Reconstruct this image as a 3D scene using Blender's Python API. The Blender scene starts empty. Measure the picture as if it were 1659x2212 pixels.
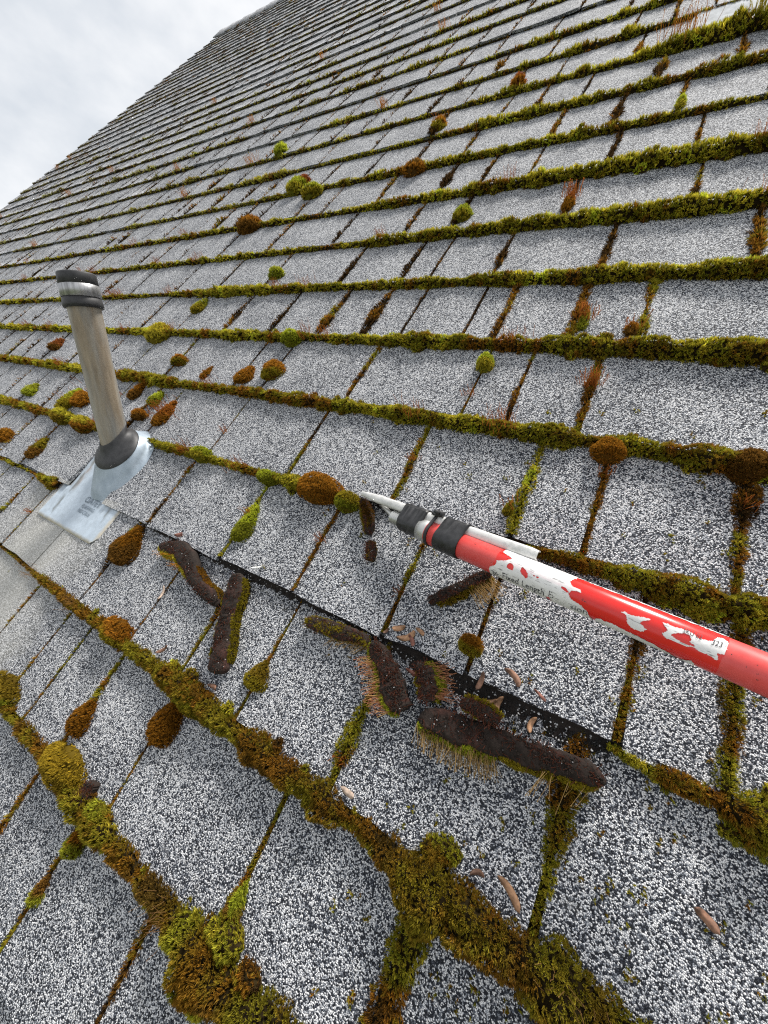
import bpy, math
import numpy as np
from mathutils import Matrix, Vector

# ------------------------------------------------------------------ frame of the roof
PITCH = math.radians(43.07)
CP, SP = math.cos(PITCH), math.sin(PITCH)
EXP = 0.14                      # course exposure (m)
F, CX, CY = 800.0, 829.5, 1106.0          # focal length / centre in 1659 x 2212 picture units
CAM_V, CAM_H = 0.2688, 0.37655            # camera foot on the roof (u = 0) and height above it
_l = np.array([-1469.5, -424.0, F]); _l /= np.linalg.norm(_l)
_u = np.array([1890.15 - CX, -1061.17 - CY, F]); _u -= _l * (_u @ _l); _u /= np.linalg.norm(_u)
UC, VC = -_l, _u
NC = np.cross(UC, VC)
Z0 = 4.2                        # height of course 0 above the ground

def P(u, v, h=0.0):
    """roof coordinates (along course, up slope, above surface) to world"""
    u, v, h = np.broadcast_arrays(np.asarray(u, float), np.asarray(v, float), np.asarray(h, float))
    return np.stack([u, v * CP - h * SP, Z0 + v * SP + h * CP], -1)
def D3(a):
    a = np.asarray(a, float)
    return np.stack([a[..., 0], a[..., 1] * CP - a[..., 2] * SP, a[..., 1] * SP + a[..., 2] * CP], -1)
def uv(x, y, h=0.0):
    """where the sight line through picture point (x, y) meets the roof, h above its surface"""
    d = np.array([x - CX, y - CY, F]); X = d * ((CAM_H - h) / -(d @ NC))
    return X @ UC, X @ VC + CAM_V
def proj(u, v, h=0.0):
    q = np.stack(np.broadcast_arrays(np.asarray(u, float), np.asarray(v, float) - CAM_V, np.asarray(h, float) - CAM_H), -1)
    X = q[..., :1] * UC + q[..., 1:2] * VC + q[..., 2:3] * NC
    z = np.where(X[..., 2] > 0.02, X[..., 2], np.nan)
    return X[..., 0] / z * F + CX, X[..., 1] / z * F + CY, X[..., 2]
def campt(x, y, z):
    """picture point at depth z -> roof coordinates"""
    X = np.array([x - CX, y - CY, F]) * (z / F)
    return np.array([X @ UC, X @ VC + CAM_V, X @ NC + CAM_H])

sc = bpy.context.scene
COL = sc.collection
# ------------------------------------------------------------------ camera, sky, sun
cam = bpy.data.cameras.new('camera'); camo = bpy.data.objects.new('camera', cam); COL.objects.link(camo)
right, down, fwd = (D3(np.array([UC[i], VC[i], NC[i]])) for i in range(3))
loc = P(0, CAM_V, CAM_H)
M = Matrix.Identity(4)
for i in range(3):
    M[i][0], M[i][1], M[i][2], M[i][3] = right[i], -down[i], -fwd[i], loc[i]
camo.matrix_world = M
cam.sensor_fit = 'HORIZONTAL'; cam.sensor_width = 36.0; cam.lens = 36.0 * F / 1659.0
cam.clip_start = 0.01; cam.clip_end = 2000
sc.camera = camo

SUN_EL, SUN_AZ = math.radians(61), math.radians(16)     # azimuth from +Y towards +X
w = bpy.data.worlds.new('World'); sc.world = w; w.use_nodes = True
nt = w.node_tree; N = nt.nodes; N.clear(); L = nt.links
sky = N.new('ShaderNodeTexSky'); sky.sky_type = 'NISHITA'; sky.sun_disc = False
sky.sun_elevation = SUN_EL; sky.sun_rotation = SUN_AZ
tc = N.new('ShaderNodeTexCoord')
mp = N.new('ShaderNodeMapping'); mp.inputs['Scale'].default_value = (1, 1, 1.6); mp.inputs['Location'].default_value = (0.35, 0.1, 0.2)
n1 = N.new('ShaderNodeTexNoise'); n1.inputs['Scale'].default_value = 2.6; n1.inputs['Detail'].default_value = 6; n1.inputs['Roughness'].default_value = 0.55
cr = N.new('ShaderNodeValToRGB')
cr.color_ramp.elements[0].position = 0.34; cr.color_ramp.elements[0].color = (0.60, 0.65, 0.71, 1)
cr.color_ramp.elements[1].position = 0.60; cr.color_ramp.elements[1].color = (1.0, 1.0, 1.0, 1)
mul = N.new('ShaderNodeVectorMath'); mul.operation = 'SCALE'; mul.inputs['Scale'].default_value = 9.6
mix = N.new('ShaderNodeMix'); mix.data_type = 'RGBA'; mix.inputs['Factor'].default_value = 0.9
bg = N.new('ShaderNodeBackground'); bg.inputs['Strength'].default_value = 0.1
wo = N.new('ShaderNodeOutputWorld')
L.new(tc.outputs['Generated'], mp.inputs['Vector']); L.new(mp.outputs['Vector'], n1.inputs['Vector'])
L.new(n1.outputs['Fac'], cr.inputs['Fac']); L.new(cr.outputs['Color'], mul.inputs[0])
L.new(sky.outputs['Color'], mix.inputs['A']); L.new(mul.outputs['Vector'], mix.inputs['B'])
L.new(mix.outputs['Result'], bg.inputs['Color']); L.new(bg.outputs['Background'], wo.inputs['Surface'])
sl = bpy.data.lights.new('sun', 'SUN'); sl.energy = 5.0; sl.angle = math.radians(13); sl.color = (1.0, 0.96, 0.9)
so = bpy.data.objects.new('sun', sl); COL.objects.link(so)
sdir = Vector((math.cos(SUN_EL) * math.sin(SUN_AZ), math.cos(SUN_EL) * math.cos(SUN_AZ), math.sin(SUN_EL)))
so.rotation_euler = sdir.to_track_quat('Z', 'Y').to_euler(); so.location = (0, 0, 12)
sc.view_settings.view_transform = 'Standard'; sc.view_settings.look = 'None'
sc.view_settings.exposure = 0.20; sc.view_settings.gamma = 1.0
sc.cycles.use_denoising = False
sc.cycles.max_bounces = 6; sc.cycles.diffuse_bounces = 3; sc.cycles.transparent_max_bounces = 4
sc.cycles.pixel_filter_type = 'BLACKMAN_HARRIS'; sc.cycles.filter_width = 1.2

# ------------------------------------------------------------------ helpers
rng = np.random.default_rng(11)
_T = rng.random((256, 256))
def vnoise(x, y=0.0, seed=0):
    x, y = np.broadcast_arrays(np.asarray(x, float) + seed * 17.31, np.asarray(y, float) + seed * 5.77)
    xi, yi = np.floor(x).astype(int), np.floor(y).astype(int)
    fx, fy = x - xi, y - yi
    fx, fy = fx * fx * (3 - 2 * fx), fy * fy * (3 - 2 * fy)
    g = lambda a, b: _T[a % 256, b % 256]
    return (g(xi, yi) * (1 - fx) + g(xi + 1, yi) * fx) * (1 - fy) + (g(xi, yi + 1) * (1 - fx) + g(xi + 1, yi + 1) * fx) * fy
def fbm(x, y=0.0, seed=0):
    return 0.55 * vnoise(x, y, seed) + 0.3 * vnoise(np.asarray(x) * 2.1, np.asarray(y) * 2.1, seed + 3) + 0.15 * vnoise(np.asarray(x) * 4.3, np.asarray(y) * 4.3, seed + 7)

class Acc:
    """collects vertices, triangles/quads and vertex tints for ONE mesh"""
    def __init__(s): s.v, s.f, s.c, s.n = [], [], [], 0
    def add(s, v, f, c=(0.5, 0.5, 0.5)):
        v = np.asarray(v, float).reshape(-1, 3); f = np.asarray(f, int)
        if f.shape[1] == 4: f = np.concatenate([f[:, [0, 1, 2]], f[:, [0, 2, 3]]])
        c = np.broadcast_to(np.asarray(c, float), v.shape)
        s.v.append(v); s.f.append(f + s.n); s.c.append(c); s.n += len(v)
    def mesh(s, name, smooth=False):
        v = np.concatenate(s.v); f = np.concatenate(s.f); c = np.concatenate(s.c)
        me = bpy.data.meshes.new(name)
        me.vertices.add(len(v)); me.vertices.foreach_set('co', v.astype(np.float32).ravel())
        me.loops.add(len(f) * 3); me.loops.foreach_set('vertex_index', f.astype(np.int32).ravel())
        me.polygons.add(len(f)); me.polygons.foreach_set('loop_start', (np.arange(len(f)) * 3).astype(np.int32))
        me.update(calc_edges=True)
        a = me.attributes.new('tint', 'FLOAT_COLOR', 'POINT')
        a.data.foreach_set('color', np.concatenate([c, np.ones((len(c), 1))], 1).astype(np.float32).ravel())
        if smooth: me.polygons.foreach_set('use_smooth', np.ones(len(f), bool))
        return me

def obj(name, data, mat=None, parent=None):
    if isinstance(data, Acc): data = data.mesh(name)
    o = bpy.data.objects.new(name, data); COL.objects.link(o)
    if mat is not None: data.materials.append(mat)
    if parent is not None: o.parent = parent
    return o
def tag(o, label=None, cat=None, group=None, kind=None):
    for k, x in (('label', label), ('category', cat), ('group', group), ('kind', kind)):
        if x: o[k] = x
    return o
def empty(name, label, cat, group=None):
    o = bpy.data.objects.new(name, None); COL.objects.link(o); o.empty_display_size = 0.05
    return tag(o, label, cat, group)
def rebase(o):
    """move a single-mesh object's origin to the centre of its base"""
    me = o.data; n = len(me.vertices); co = np.empty(n * 3, np.float32); me.vertices.foreach_get('co', co); co = co.reshape(-1, 3)
    c = co.mean(0); co -= c; me.vertices.foreach_set('co', co.ravel()); me.update(); o.location = [float(t) for t in c]
    return o
def grid_faces(n, m, closed=False):
    i, j = np.meshgrid(np.arange(n - 1), np.arange(m if closed else m - 1), indexing='ij')
    a = i * m + j; b = i * m + (j + 1) % m
    return np.stack([a, b, b + m, a + m], -1).reshape(-1, 4)
def loft(acc, rings, closed=True, caps=True, c=(0.5, 0.5, 0.5)):
    rings = np.asarray(rings, float); n, m = rings.shape[:2]
    acc.add(rings.reshape(-1, 3), grid_faces(n, m, closed), c)
    if caps:
        for k, fl in ((0, True), (n - 1, False)):
            ctr = rings[k].mean(0); idx = np.arange(m); f = np.stack([idx, (idx + 1) % m, np.full(m, m)], -1)
            if fl: f = f[:, ::-1]
            acc.add(np.concatenate([rings[k], ctr[None]]), f, c)
def box(acc, c, ax, half, col=(0.5, 0.5, 0.5)):
    ax = np.asarray(ax, float); s = np.array([[x, y, z] for x in (-1, 1) for y in (-1, 1) for z in (-1, 1)], float) * half
    acc.add(np.asarray(c) + s @ ax, [[0, 1, 3, 2], [4, 6, 7, 5], [0, 4, 5, 1], [2, 3, 7, 6], [0, 2, 6, 4], [1, 5, 7, 3]], col)

# ------------------------------------------------------------------ materials
def mat(name):
    m = bpy.data.materials.new(name); m.use_nodes = True
    t = m.node_tree; b = t.nodes['Principled BSDF']
    return m, t, b
def node(t, kind, **kw):
    n = t.nodes.new('ShaderNode' + kind)
    for k, x in kw.items():
        if k in n.inputs: n.inputs[k].default_value = x
        else: setattr(n, k, x)
    return n
def ramp(t, stops, interp='LINEAR'):
    n = t.nodes.new('ShaderNodeValToRGB'); e = n.color_ramp.elements; n.color_ramp.interpolation = interp
    while len(e) < len(stops): e.new(0.5)
    for q, (p, c) in zip(e, stops):
        q.position = p; q.color = (c if len(c) == 4 else (*c, 1))
    return n
def bump(t, b, src, strength, dist):
    n = node(t, 'Bump', Strength=strength, Distance=dist); t.links.new(src, n.inputs['Height']); t.links.new(n.outputs['Normal'], b.inputs['Normal'])
    return n

def shingle_material():
    m, t, b = mat('shingle_granules'); lk = t.links.new
    g = node(t, 'NewGeometry'); pos = g.outputs['Position']
    vor = node(t, 'TexVoronoi', Scale=1000.0, Randomness=1.0); lk(pos, vor.inputs['Vector'])
    edge = node(t, 'TexVoronoi', Scale=1000.0, Randomness=1.0); edge.feature = 'DISTANCE_TO_EDGE'; lk(pos, edge.inputs['Vector'])
    sep = node(t, 'SeparateColor'); lk(vor.outputs['Color'], sep.inputs['Color'])
    big = node(t, 'TexNoise', Scale=11.0, Detail=5.0, Roughness=0.62); lk(pos, big.inputs['Vector'])
    mid = node(t, 'TexNoise', Scale=75.0, Detail=3.0, Roughness=0.6); lk(pos, mid.inputs['Vector'])
    a1 = node(t, 'Math', operation='MULTIPLY_ADD'); lk(big.outputs['Fac'], a1.inputs[0]); a1.inputs[1].default_value = 0.50; a1.inputs[2].default_value = -0.20
    a2 = node(t, 'Math', operation='MULTIPLY_ADD'); lk(mid.outputs['Fac'], a2.inputs[0]); a2.inputs[1].default_value = 0.22; lk(a1.outputs[0], a2.inputs[2])
    clu = node(t, 'TexNoise', Scale=430.0, Detail=2.0, Roughness=0.5); lk(pos, clu.inputs['Vector'])
    a4 = node(t, 'Math', operation='MULTIPLY_ADD'); lk(clu.outputs['Fac'], a4.inputs[0]); a4.inputs[1].default_value = 0.9; a4.inputs[2].default_value = -0.45
    a5 = node(t, 'Math', operation='ADD'); lk(a2.outputs[0], a5.inputs[0]); lk(a4.outputs[0], a5.inputs[1])
    a3 = node(t, 'Math', operation='ADD'); lk(a5.outputs[0], a3.inputs[0]); lk(sep.outputs['Red'], a3.inputs[1])
    r = ramp(t, [(0.34, (0.016, 0.019, 0.028)), (0.50, (0.045, 0.052, 0.070)), (0.62, (0.19, 0.21, 0.245)), (0.76, (0.57, 0.59, 0.62)), (1.0, (0.86, 0.86, 0.86))]); lk(a3.outputs[0], r.inputs['Fac'])
    gap = ramp(t, [(0.03, (0.10, 0.10, 0.12)), (0.16, (1, 1, 1))]); lk(edge.outputs['Distance'], gap.inputs['Fac'])
    mx = node(t, 'Mix', data_type='RGBA', blend_type='MULTIPLY'); mx.inputs['Factor'].default_value = 1.0
    lk(r.outputs['Color'], mx.inputs['A']); lk(gap.outputs['Color'], mx.inputs['B'])
    # green-brown algae film in blotches, and the washed tan streak below the metal flashing
    alg = node(t, 'TexNoise', Scale=26.0, Detail=6.0, Roughness=0.7); lk(pos, alg.inputs['Vector'])
    ar = ramp(t, [(0.60, (0, 0, 0)), (0.74, (1, 1, 1))]); lk(alg.outputs['Fac'], ar.inputs['Fac'])
    af = node(t, 'Math', operation='MULTIPLY'); lk(ar.outputs['Color'], af.inputs[0]); af.inputs[1].default_value = 0.35
    m2 = node(t, 'Mix', data_type='RGBA'); lk(af.outputs[0], m2.inputs['Factor']); lk(mx.outputs['Result'], m2.inputs['A']); m2.inputs['B'].default_value = (0.05, 0.05, 0.045, 1)
    sx = node(t, 'SeparateXYZ'); lk(pos, sx.inputs['Vector'])
    wob = node(t, 'Math', operation='MULTIPLY_ADD'); lk(big.outputs['Fac'], wob.inputs[0]); wob.inputs[1].default_value = 0.22; lk(sx.outputs['X'], wob.inputs[2])
    d1 = node(t, 'Math', operation='ADD'); lk(wob.outputs[0], d1.inputs[0]); d1.inputs[1].default_value = 0.70
    d2 = node(t, 'Math', operation='ABSOLUTE'); lk(d1.outputs[0], d2.inputs[0])
    wr = ramp(t, [(0.06, (1, 1, 1)), (0.17, (0, 0, 0))]); lk(d2.outputs[0], wr.inputs['Fac'])
    hz = node(t, 'Math', operation='LESS_THAN'); lk(sx.outputs['Z'], hz.inputs[0]); hz.inputs[1].default_value = float(P(0, 0.30)[2])
    wf = node(t, 'Math', operation='MULTIPLY'); lk(wr.outputs['Color'], wf.inputs[0]); lk(hz.outputs[0], wf.inputs[1])
    wg = node(t, 'Math', operation='MULTIPLY'); lk(wf.outputs[0], wg.inputs[0]); wg.inputs[1].default_value = 0.55
    m3 = node(t, 'Mix', data_type='RGBA'); lk(wg.outputs[0], m3.inputs['Factor']); lk(m2.outputs['Result'], m3.inputs['A']); m3.inputs['B'].default_value = (0.46, 0.45, 0.41, 1)
    lk(m3.outputs['Result'], b.inputs['Base Color']); b.inputs['Roughness'].default_value = 0.8; b.inputs['Specular IOR Level'].default_value = 0.35
    inv = node(t, 'Math', operation='SUBTRACT'); inv.inputs[0].default_value = 1.0; lk(vor.outputs['Distance'], inv.inputs[1])
    bump(t, b, inv.outputs[0], 0.7, 0.0009)
    return m
MAT_SHINGLE = shingle_material()

def moss_material():
    m, t, b = mat('moss'); lk = t.links.new
    a = node(t, 'Attribute'); a.attribute_name = 'tint'
    out = t.nodes['Material Output']; t.nodes.remove(b)
    d = node(t, 'BsdfDiffuse'); tr = node(t, 'BsdfTranslucent'); ms = node(t, 'MixShader'); ms.inputs[0].default_value = 0.36
    lk(a.outputs['Color'], d.inputs['Color']); lk(a.outputs['Color'], tr.inputs['Color'])
    lk(d.outputs[0], ms.inputs[1]); lk(tr.outputs[0], ms.inputs[2]); lk(ms.outputs[0], out.inputs['Surface'])
    return m
MAT_MOSS = moss_material()
def tint_material(name, rough=0.8, noise=None, bump_s=0.0, bump_d=0.001, spec=0.3, var=0.5):
    m, t, b = mat(name); lk = t.links.new
    a = node(t, 'Attribute'); a.attribute_name = 'tint'
    src = a.outputs['Color']
    if noise:
        tcn = node(t, 'NewGeometry'); n = node(t, 'TexNoise', Scale=noise, Detail=5.0, Roughness=0.65); lk(tcn.outputs['Position'], n.inputs['Vector'])
        r = ramp(t, [(0.3, (1 - var,) * 3), (0.7, (1 + var * .7,) * 3)]); lk(n.outputs['Fac'], r.inputs['Fac'])
        mx = node(t, 'Mix', data_type='RGBA', blend_type='MULTIPLY'); mx.inputs['Factor'].default_value = 1.0
        lk(src, mx.inputs['A']); lk(r.outputs['Color'], mx.inputs['B']); src = mx.outputs['Result']
        if bump_s: bump(t, b, n.outputs['Fac'], bump_s, bump_d)
    lk(src, b.inputs['Base Color']); b.inputs['Roughness'].default_value = rough; b.inputs['Specular IOR Level'].default_value = spec
    return m
MAT_SOIL = tint_material('soil', 0.9, 420.0, 0.9, 0.0015)
MAT_SEED = tint_material('dry_seed', 0.6, 300.0, 0.5, 0.0004)
MAT_GRANULE = tint_material('granule', 0.7)
def plain(name, col, rough, metal=0.0, noise=None, col2=None, bs=0.0, bd=0.0005, lo=0.35, hi=0.65, scale=(1, 1, 1), spec=0.5):
    m, t, b = mat(name); lk = t.links.new
    b.inputs['Roughness'].default_value = rough; b.inputs['Metallic'].default_value = metal; b.inputs['Specular IOR Level'].default_value = spec
    b.inputs['Base Color'].default_value = (*col, 1)
    if noise:
        g = node(t, 'TexCoord'); mpn = node(t, 'Mapping'); mpn.inputs['Scale'].default_value = scale
        lk(g.outputs['Object'], mpn.inputs['Vector'])
        n = node(t, 'TexNoise', Scale=noise, Detail=6.0, Roughness=0.65); lk(mpn.outputs['Vector'], n.inputs['Vector'])
        if col2:
            r = ramp(t, [(lo, col), (hi, col2)]); lk(n.outputs['Fac'], r.inputs['Fac']); lk(r.outputs['Color'], b.inputs['Base Color'])
        if bs: bump(t, b, n.outputs['Fac'], bs, bd)
    return m

# ------------------------------------------------------------------ setting: ground, house, roof
gm = plain('lawn', (0.05, 0.07, 0.03), 0.95, noise=0.4, col2=(0.09, 0.10, 0.045))
a = Acc(); a.add([[-900, -900, 0], [900, -900, 0], [900, 900, 0], [-900, 900, 0]], [[0, 1, 2, 3]])
tag(obj('ground', a, gm), kind='structure')

RAKE_U, RIGHT_U, V_TOP, K_LO, K_HI = -4.67, 1.4, 5.25, -4, 37
house = empty('house', 'house with a steep mossy roof of grey asphalt shingles', 'house')
MAT_DECK = plain('underlayment', (0.02, 0.019, 0.018), 0.9, noise=60.0, col2=(0.035, 0.03, 0.027))
a = Acc()
v0d = K_LO * EXP
pr = [(v0d, -0.012), (V_TOP + 0.02, -0.012), (V_TOP + 0.02, -0.06), (v0d, -0.06)]
loft(a, [[P(uu, v, h) for v, h in pr] for uu in (RAKE_U + 0.012, RIGHT_U)])
roof = obj('roof', a, MAT_DECK, house); roof['label'] = 'steep shingled roof slope, every course edged with moss'
# far slope behind the ridge, walls, rake board
MAT_WALL = plain('painted_siding', (0.55, 0.55, 0.52), 0.7, noise=8.0, col2=(0.62, 0.61, 0.58))
ytop, ztop = float(P(0, V_TOP)[1]), float(P(0, V_TOP)[2])
a = Acc(); dz = 4.6
loft(a, [[(x, ytop + 0.02, ztop - 0.02), (x, ytop + dz * CP, ztop - dz * SP), (x, ytop + dz * CP, ztop - dz * SP - 0.06), (x, ytop + 0.02, ztop - 0.08)] for x in (RAKE_U + 0.012, RIGHT_U)])
obj('rear_roof_slope', a, MAT_SHINGLE, house)
ylo = float(P(0, v0d)[1]) + 0.25; yhi = ytop + dz * CP - 0.25
a = Acc()
loft(a, [[(x, ylo, 0), (x, ylo, Z0 + v0d * SP + 0.10), (x, ytop, ztop - 0.35), (x, yhi, ztop - dz * SP + 0.10), (x, yhi, 0)] for x in (RAKE_U + 0.3, RIGHT_U)])
obj('wall', a, MAT_WALL, house)
a = Acc()
loft(a, [[P(uu, v, h) for v, h in ((v0d, -0.014), (V_TOP, -0.014), (V_TOP, -0.16), (v0d, -0.16))] for uu in (RAKE_U + 0.010, RAKE_U + 0.035)])
obj('rake_board', a, plain('grey_fascia', (0.30, 0.30, 0.31), 0.6, noise=9.0, col2=(0.38, 0.38, 0.38)), house)

# shingle joints (u), by course
JO = {-1: [-.62, -.472, -.371, -.238, -.1, .03, .12], 0: [-.72, -.606, -.548, -.46, -.345, -.17, -.031, .12],
      1: [-1.12, -.996, -.899, -.765, -.599, -.46, -.356, -.255, -.133, .04, .19], 2: [-1.2, -1.073, -.574, -.4, -.27, -.145, -.056, .063, .127, .26],
      3: [-1.345, -1.2, -1.06, -.93, -.814, -.742, -.552, -.375, -.203, -.06, .008, .119, .25],
      4: [-1.45, -1.28, -1.12, -.97, -.828, -.608, -.535, -.351, -.167, -.109, -.03, .19], 5: [-1.705, -1.55, -1.4, -1.242, -1.08, -.919, -.753, -.616, -.488, -.393, -.323, -.218, -.171, -.074, .002, .2],
      6: [-1.45, -1.295, -1.069, -.9, -.733, -.524, -.385, -.328, -.218, -.066, .097], 7: [-1.2, -1.015, -.828, -.62, -.445, -.342, -.15, .022],
      8: [-.58, -.424, -.338, -.244, -.114, .007, .13], 9: [-.549, -.424, -.24, -.134, -.036, .09], 10: [-.557, -.388, -.31, -.218, -.086, .034, .17]}
def fill_joints(k):
    js = sorted(JO.get(k, []))
    if not js: js = [rng.uniform(-.05, .05)]
    x = js[0]
    while x > RAKE_U + 0.12:
        x -= rng.choice([rng.uniform(.07, .11), rng.uniform(.11, .19)]); js.append(x)
    x = max(js)
    while x < RIGHT_U - 0.1:
        x += rng.uniform(.09, .19); js.append(x)
    return sorted(j for j in js if RAKE_U + 0.05 < j < RIGHT_U - 0.03)
JOINTS = {k: fill_joints(k) for k in range(K_LO, K_HI + 1)}
T_BUTT = 0.0085
def wav(k, u): return 0.004 * (vnoise(np.asarray(u) * 3.1, k * 7.7, 5) - 0.5)

def tab(u0, u1, k, ov=1.85, dv=None):
    """one shingle: 44 triangles, uneven butt edge, slightly curled"""
    nu = 4; g = rng.uniform(.0012, .0030, 2)
    us = np.linspace(u0 + g[0], u1 - g[1], nu + 1)
    off = rng.normal(0, .0014) if dv is None else dv; hh = rng.uniform(0, .0016); rot = rng.normal(0, .006)
    vv = np.array([0, .42, 1.0, ov]) * EXP
    if k == K_HI: vv[2:] = [EXP * .7, EXP * .9]
    U = np.repeat(us[None], 4, 0); V = k * EXP + vv[:, None] + wav(k, us)[None] + off + rot * (us - us.mean())[None] * np.array([1, .8, .3, 0])[:, None]
    V[0] += rng.normal(0, .0009, nu + 1); U[0, 0] += rng.uniform(0, .0025); U[0, -1] -= rng.uniform(0, .0025)
    H = T_BUTT + hh - .0075 * (vv / EXP)[:, None] * np.ones(nu + 1)[None]
    H[0] += rng.normal(0, .0006, nu + 1); H[0, [0, -1]] += rng.uniform(-.0008, .0022, 2)
    H[1] += rng.normal(0, .0005, nu + 1)
    top = P(U, V, H).reshape(-1, 3)
    Hb = H - .0062
    fb = P(U[0], V[0] + .0008, Hb[0]); lb = P(U[:, 0], V[:, 0], Hb[:, 0]); rb = P(U[:, -1], V[:, -1], Hb[:, -1])
    m = nu + 1; f = [list(q) for q in grid_faces(4, m)]
    o1 = 4 * m; o2 = o1 + m; o3 = o2 + 4
    f += [[o1 + i, o1 + i + 1, i + 1, i] for i in range(nu)]
    f += [[o2 + i, i * m, (i + 1) * m, o2 + i + 1] for i in range(3)][:3]
    f += [[o3 + i + 1, (i + 1) * m + nu, i * m + nu, o3 + i] for i in range(3)]
    f = [q[::-1] if n < 3 * nu else q for n, q in enumerate(f)]
    return np.concatenate([top, fb, lb, rb]), f
tabs = []
for k in range(K_LO, K_HI + 1):
    js = [RAKE_U + rng.uniform(-.012, .006)] + JOINTS[k] + [RIGHT_U]
    for u0, u1 in zip(js[:-1], js[1:]):
        spans = [(u0, u1)]
        if k == 2 and u0 < -.80 < u1: spans = [(u0, -.852), (-.716, u1)]      # cut round the vent flashing
        if k == 11 and u0 > .06 and False: spans = []
        for s0, s1 in spans:
            gu, gv = np.meshgrid(np.linspace(s0, s1, 5), np.linspace(k * EXP, (k + 1) * EXP, 4))
            x, y, z = proj(gu, gv)
            ins = (x > 0) & (x < 1659) & (y > 0) & (y < 2212)
            ar = 0.0
            if ins.any():
                zz = np.nanmin(z); cosf = CAM_H / max(CAM_H, np.linalg.norm([np.mean(gu), np.mean(gv) - CAM_V, CAM_H]))
                ar = ins.mean() * (s1 - s0) * EXP / zz ** 2 * cosf
            tabs.append((ar, k, s0, s1))
tabs.sort(key=lambda q: -q[0])
field = Acc()
for i, (ar, k, s0, s1) in enumerate(tabs):
    v, f = tab(s0, s1, k)
    if i < 298 and ar > 0:
        c = v.mean(0); me = bpy.data.meshes.new('shingle'); me.from_pydata((v - c).tolist(), [], f); me.update()
        o = obj('shingle', me, MAT_SHINGLE, roof); o.location = [float(t) for t in c]
    else:
        field.add(v, f)
fo = obj('shingle_field', field, MAT_SHINGLE, roof); fo['kind'] = 'stuff'
# ridge caps: folded shingles lapped along the ridge
n = 0; uu = RAKE_U - 0.01
while uu < RIGHT_U - .1:
    Lc = 0.19; rings = []
    for q, s in enumerate((0.0, 1.0)):
        x = uu + s * (Lc + .05); lift = .016 - .010 * s + rng.normal(0, .001)
        ring = [P(x, V_TOP - .13, lift), P(x, V_TOP - .03, lift + .004)] + [np.array([x, ytop, ztop + .018 + lift])] + [np.array([x, ytop + .10 * CP + .02, ztop - .10 * SP + .01])]
        low = [p - np.array([0, 0, .007]) for p in ring[::-1]]
        rings.append(ring + low)
    a = Acc(); loft(a, rings); o = obj('ridge_cap', a, MAT_SHINGLE, roof); rebase(o)
    uu += Lc

# ------------------------------------------------------------------ moss
DARK, BROWN, RUST, ORANGE, OLIVE, GREEN, YELLOW, LIME, RED = [np.array(c) for c in (
    (.060, .034, .014), (.17, .085, .018), (.33, .145, .018), (.44, .205, .026), (.27, .215, .020), (.25, .255, .024), (.52, .44, .045), (.48, .52, .045), (.26, .075, .025))]
PAL = np.array([DARK, BROWN, RUST, BROWN * .6 + OLIVE * .5, OLIVE, GREEN, OLIVE * .4 + YELLOW * .6, YELLOW, LIME])
def pal(t):
    t = np.clip(t, 0, 1) * (len(PAL) - 1.001); i = t.astype(int); f = (t - i)[:, None]
    return PAL[i] * (1 - f) + PAL[i + 1] * f

def leaves(acc, p, nrm, L, col, wid=0.42, nleaf=5, tilt=(0.35, 0.95)):
    """moss shoots: small rosettes of pointed leaves; p, nrm in roof coordinates"""
    n = len(p)
    if n == 0: return
    r = rng.normal(size=(n, 3)); t1 = np.cross(nrm, r); t1 /= np.linalg.norm(t1, axis=1)[:, None] + 1e-9; t2 = np.cross(nrm, t1)
    V, C = [], []
    for q in range(nleaf):
        a = 2 * np.pi * (q + rng.uniform(-.3, .3, n)) / nleaf; tl = rng.uniform(*tilt, n)
        if q == 0: tl *= 0.3
        rad = np.cos(a)[:, None] * t1 + np.sin(a)[:, None] * t2
        side = -np.sin(a)[:, None] * t1 + np.cos(a)[:, None] * t2
        d = np.cos(tl)[:, None] * nrm + np.sin(tl)[:, None] * rad
        Lq = (L * rng.uniform(.75, 1.2, n))[:, None]
        base = p - nrm * (Lq * .45)
        V += [base + side * Lq * wid * .5, base - side * Lq * wid * .5, p + d * Lq * .75]
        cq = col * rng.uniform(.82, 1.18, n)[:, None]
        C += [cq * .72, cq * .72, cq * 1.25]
    V = np.stack(V, 1).reshape(-1, 3); C = np.stack(C, 1).reshape(-1, 3)
    W = P(V[:, 0], V[:, 1], V[:, 2])
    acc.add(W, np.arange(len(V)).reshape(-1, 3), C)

def hairs(acc, p, d, L, col, wd=0.0005, bend=0.25):
    """sporophyte stalks: thin crossed blades, in roof coordinates"""
    n = len(p)
    if n == 0: return
    d = d / np.linalg.norm(d, axis=1)[:, None]
    r = rng.normal(size=(n, 3)); s = np.cross(d, r); s /= np.linalg.norm(s, axis=1)[:, None]; s2 = np.cross(d, s)
    L = np.broadcast_to(np.asarray(L, float), (n,))[:, None]
    mid = p + d * L * .55 + s2 * L * bend * .12; tip = p + d * L + s2 * L * bend * rng.uniform(.2, .7, (n, 1))
    for q, sd in enumerate((s, s2)):
        V = np.stack([p - sd * wd, p + sd * wd, mid + sd * wd * .8, mid - sd * wd * .8, tip - d * L * .10 + sd * wd * .7, tip - d * L * .10 - sd * wd * .7, tip + sd * wd * 1.6, tip - sd * wd * 1.6], 1).reshape(-1, 3)
        o = (np.arange(n) * 8)[:, None]
        f = np.concatenate([o + np.array([[0, 1, 2, 3]]), o + np.array([[3, 2, 4, 5]]), o + np.array([[5, 4, 6, 7]])])
        C = np.repeat(col * rng.uniform(.7, 1.25, (n, 1)), 8, 0)
        acc.add(P(V[:, 0], V[:, 1], V[:, 2]), f, C)

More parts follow.
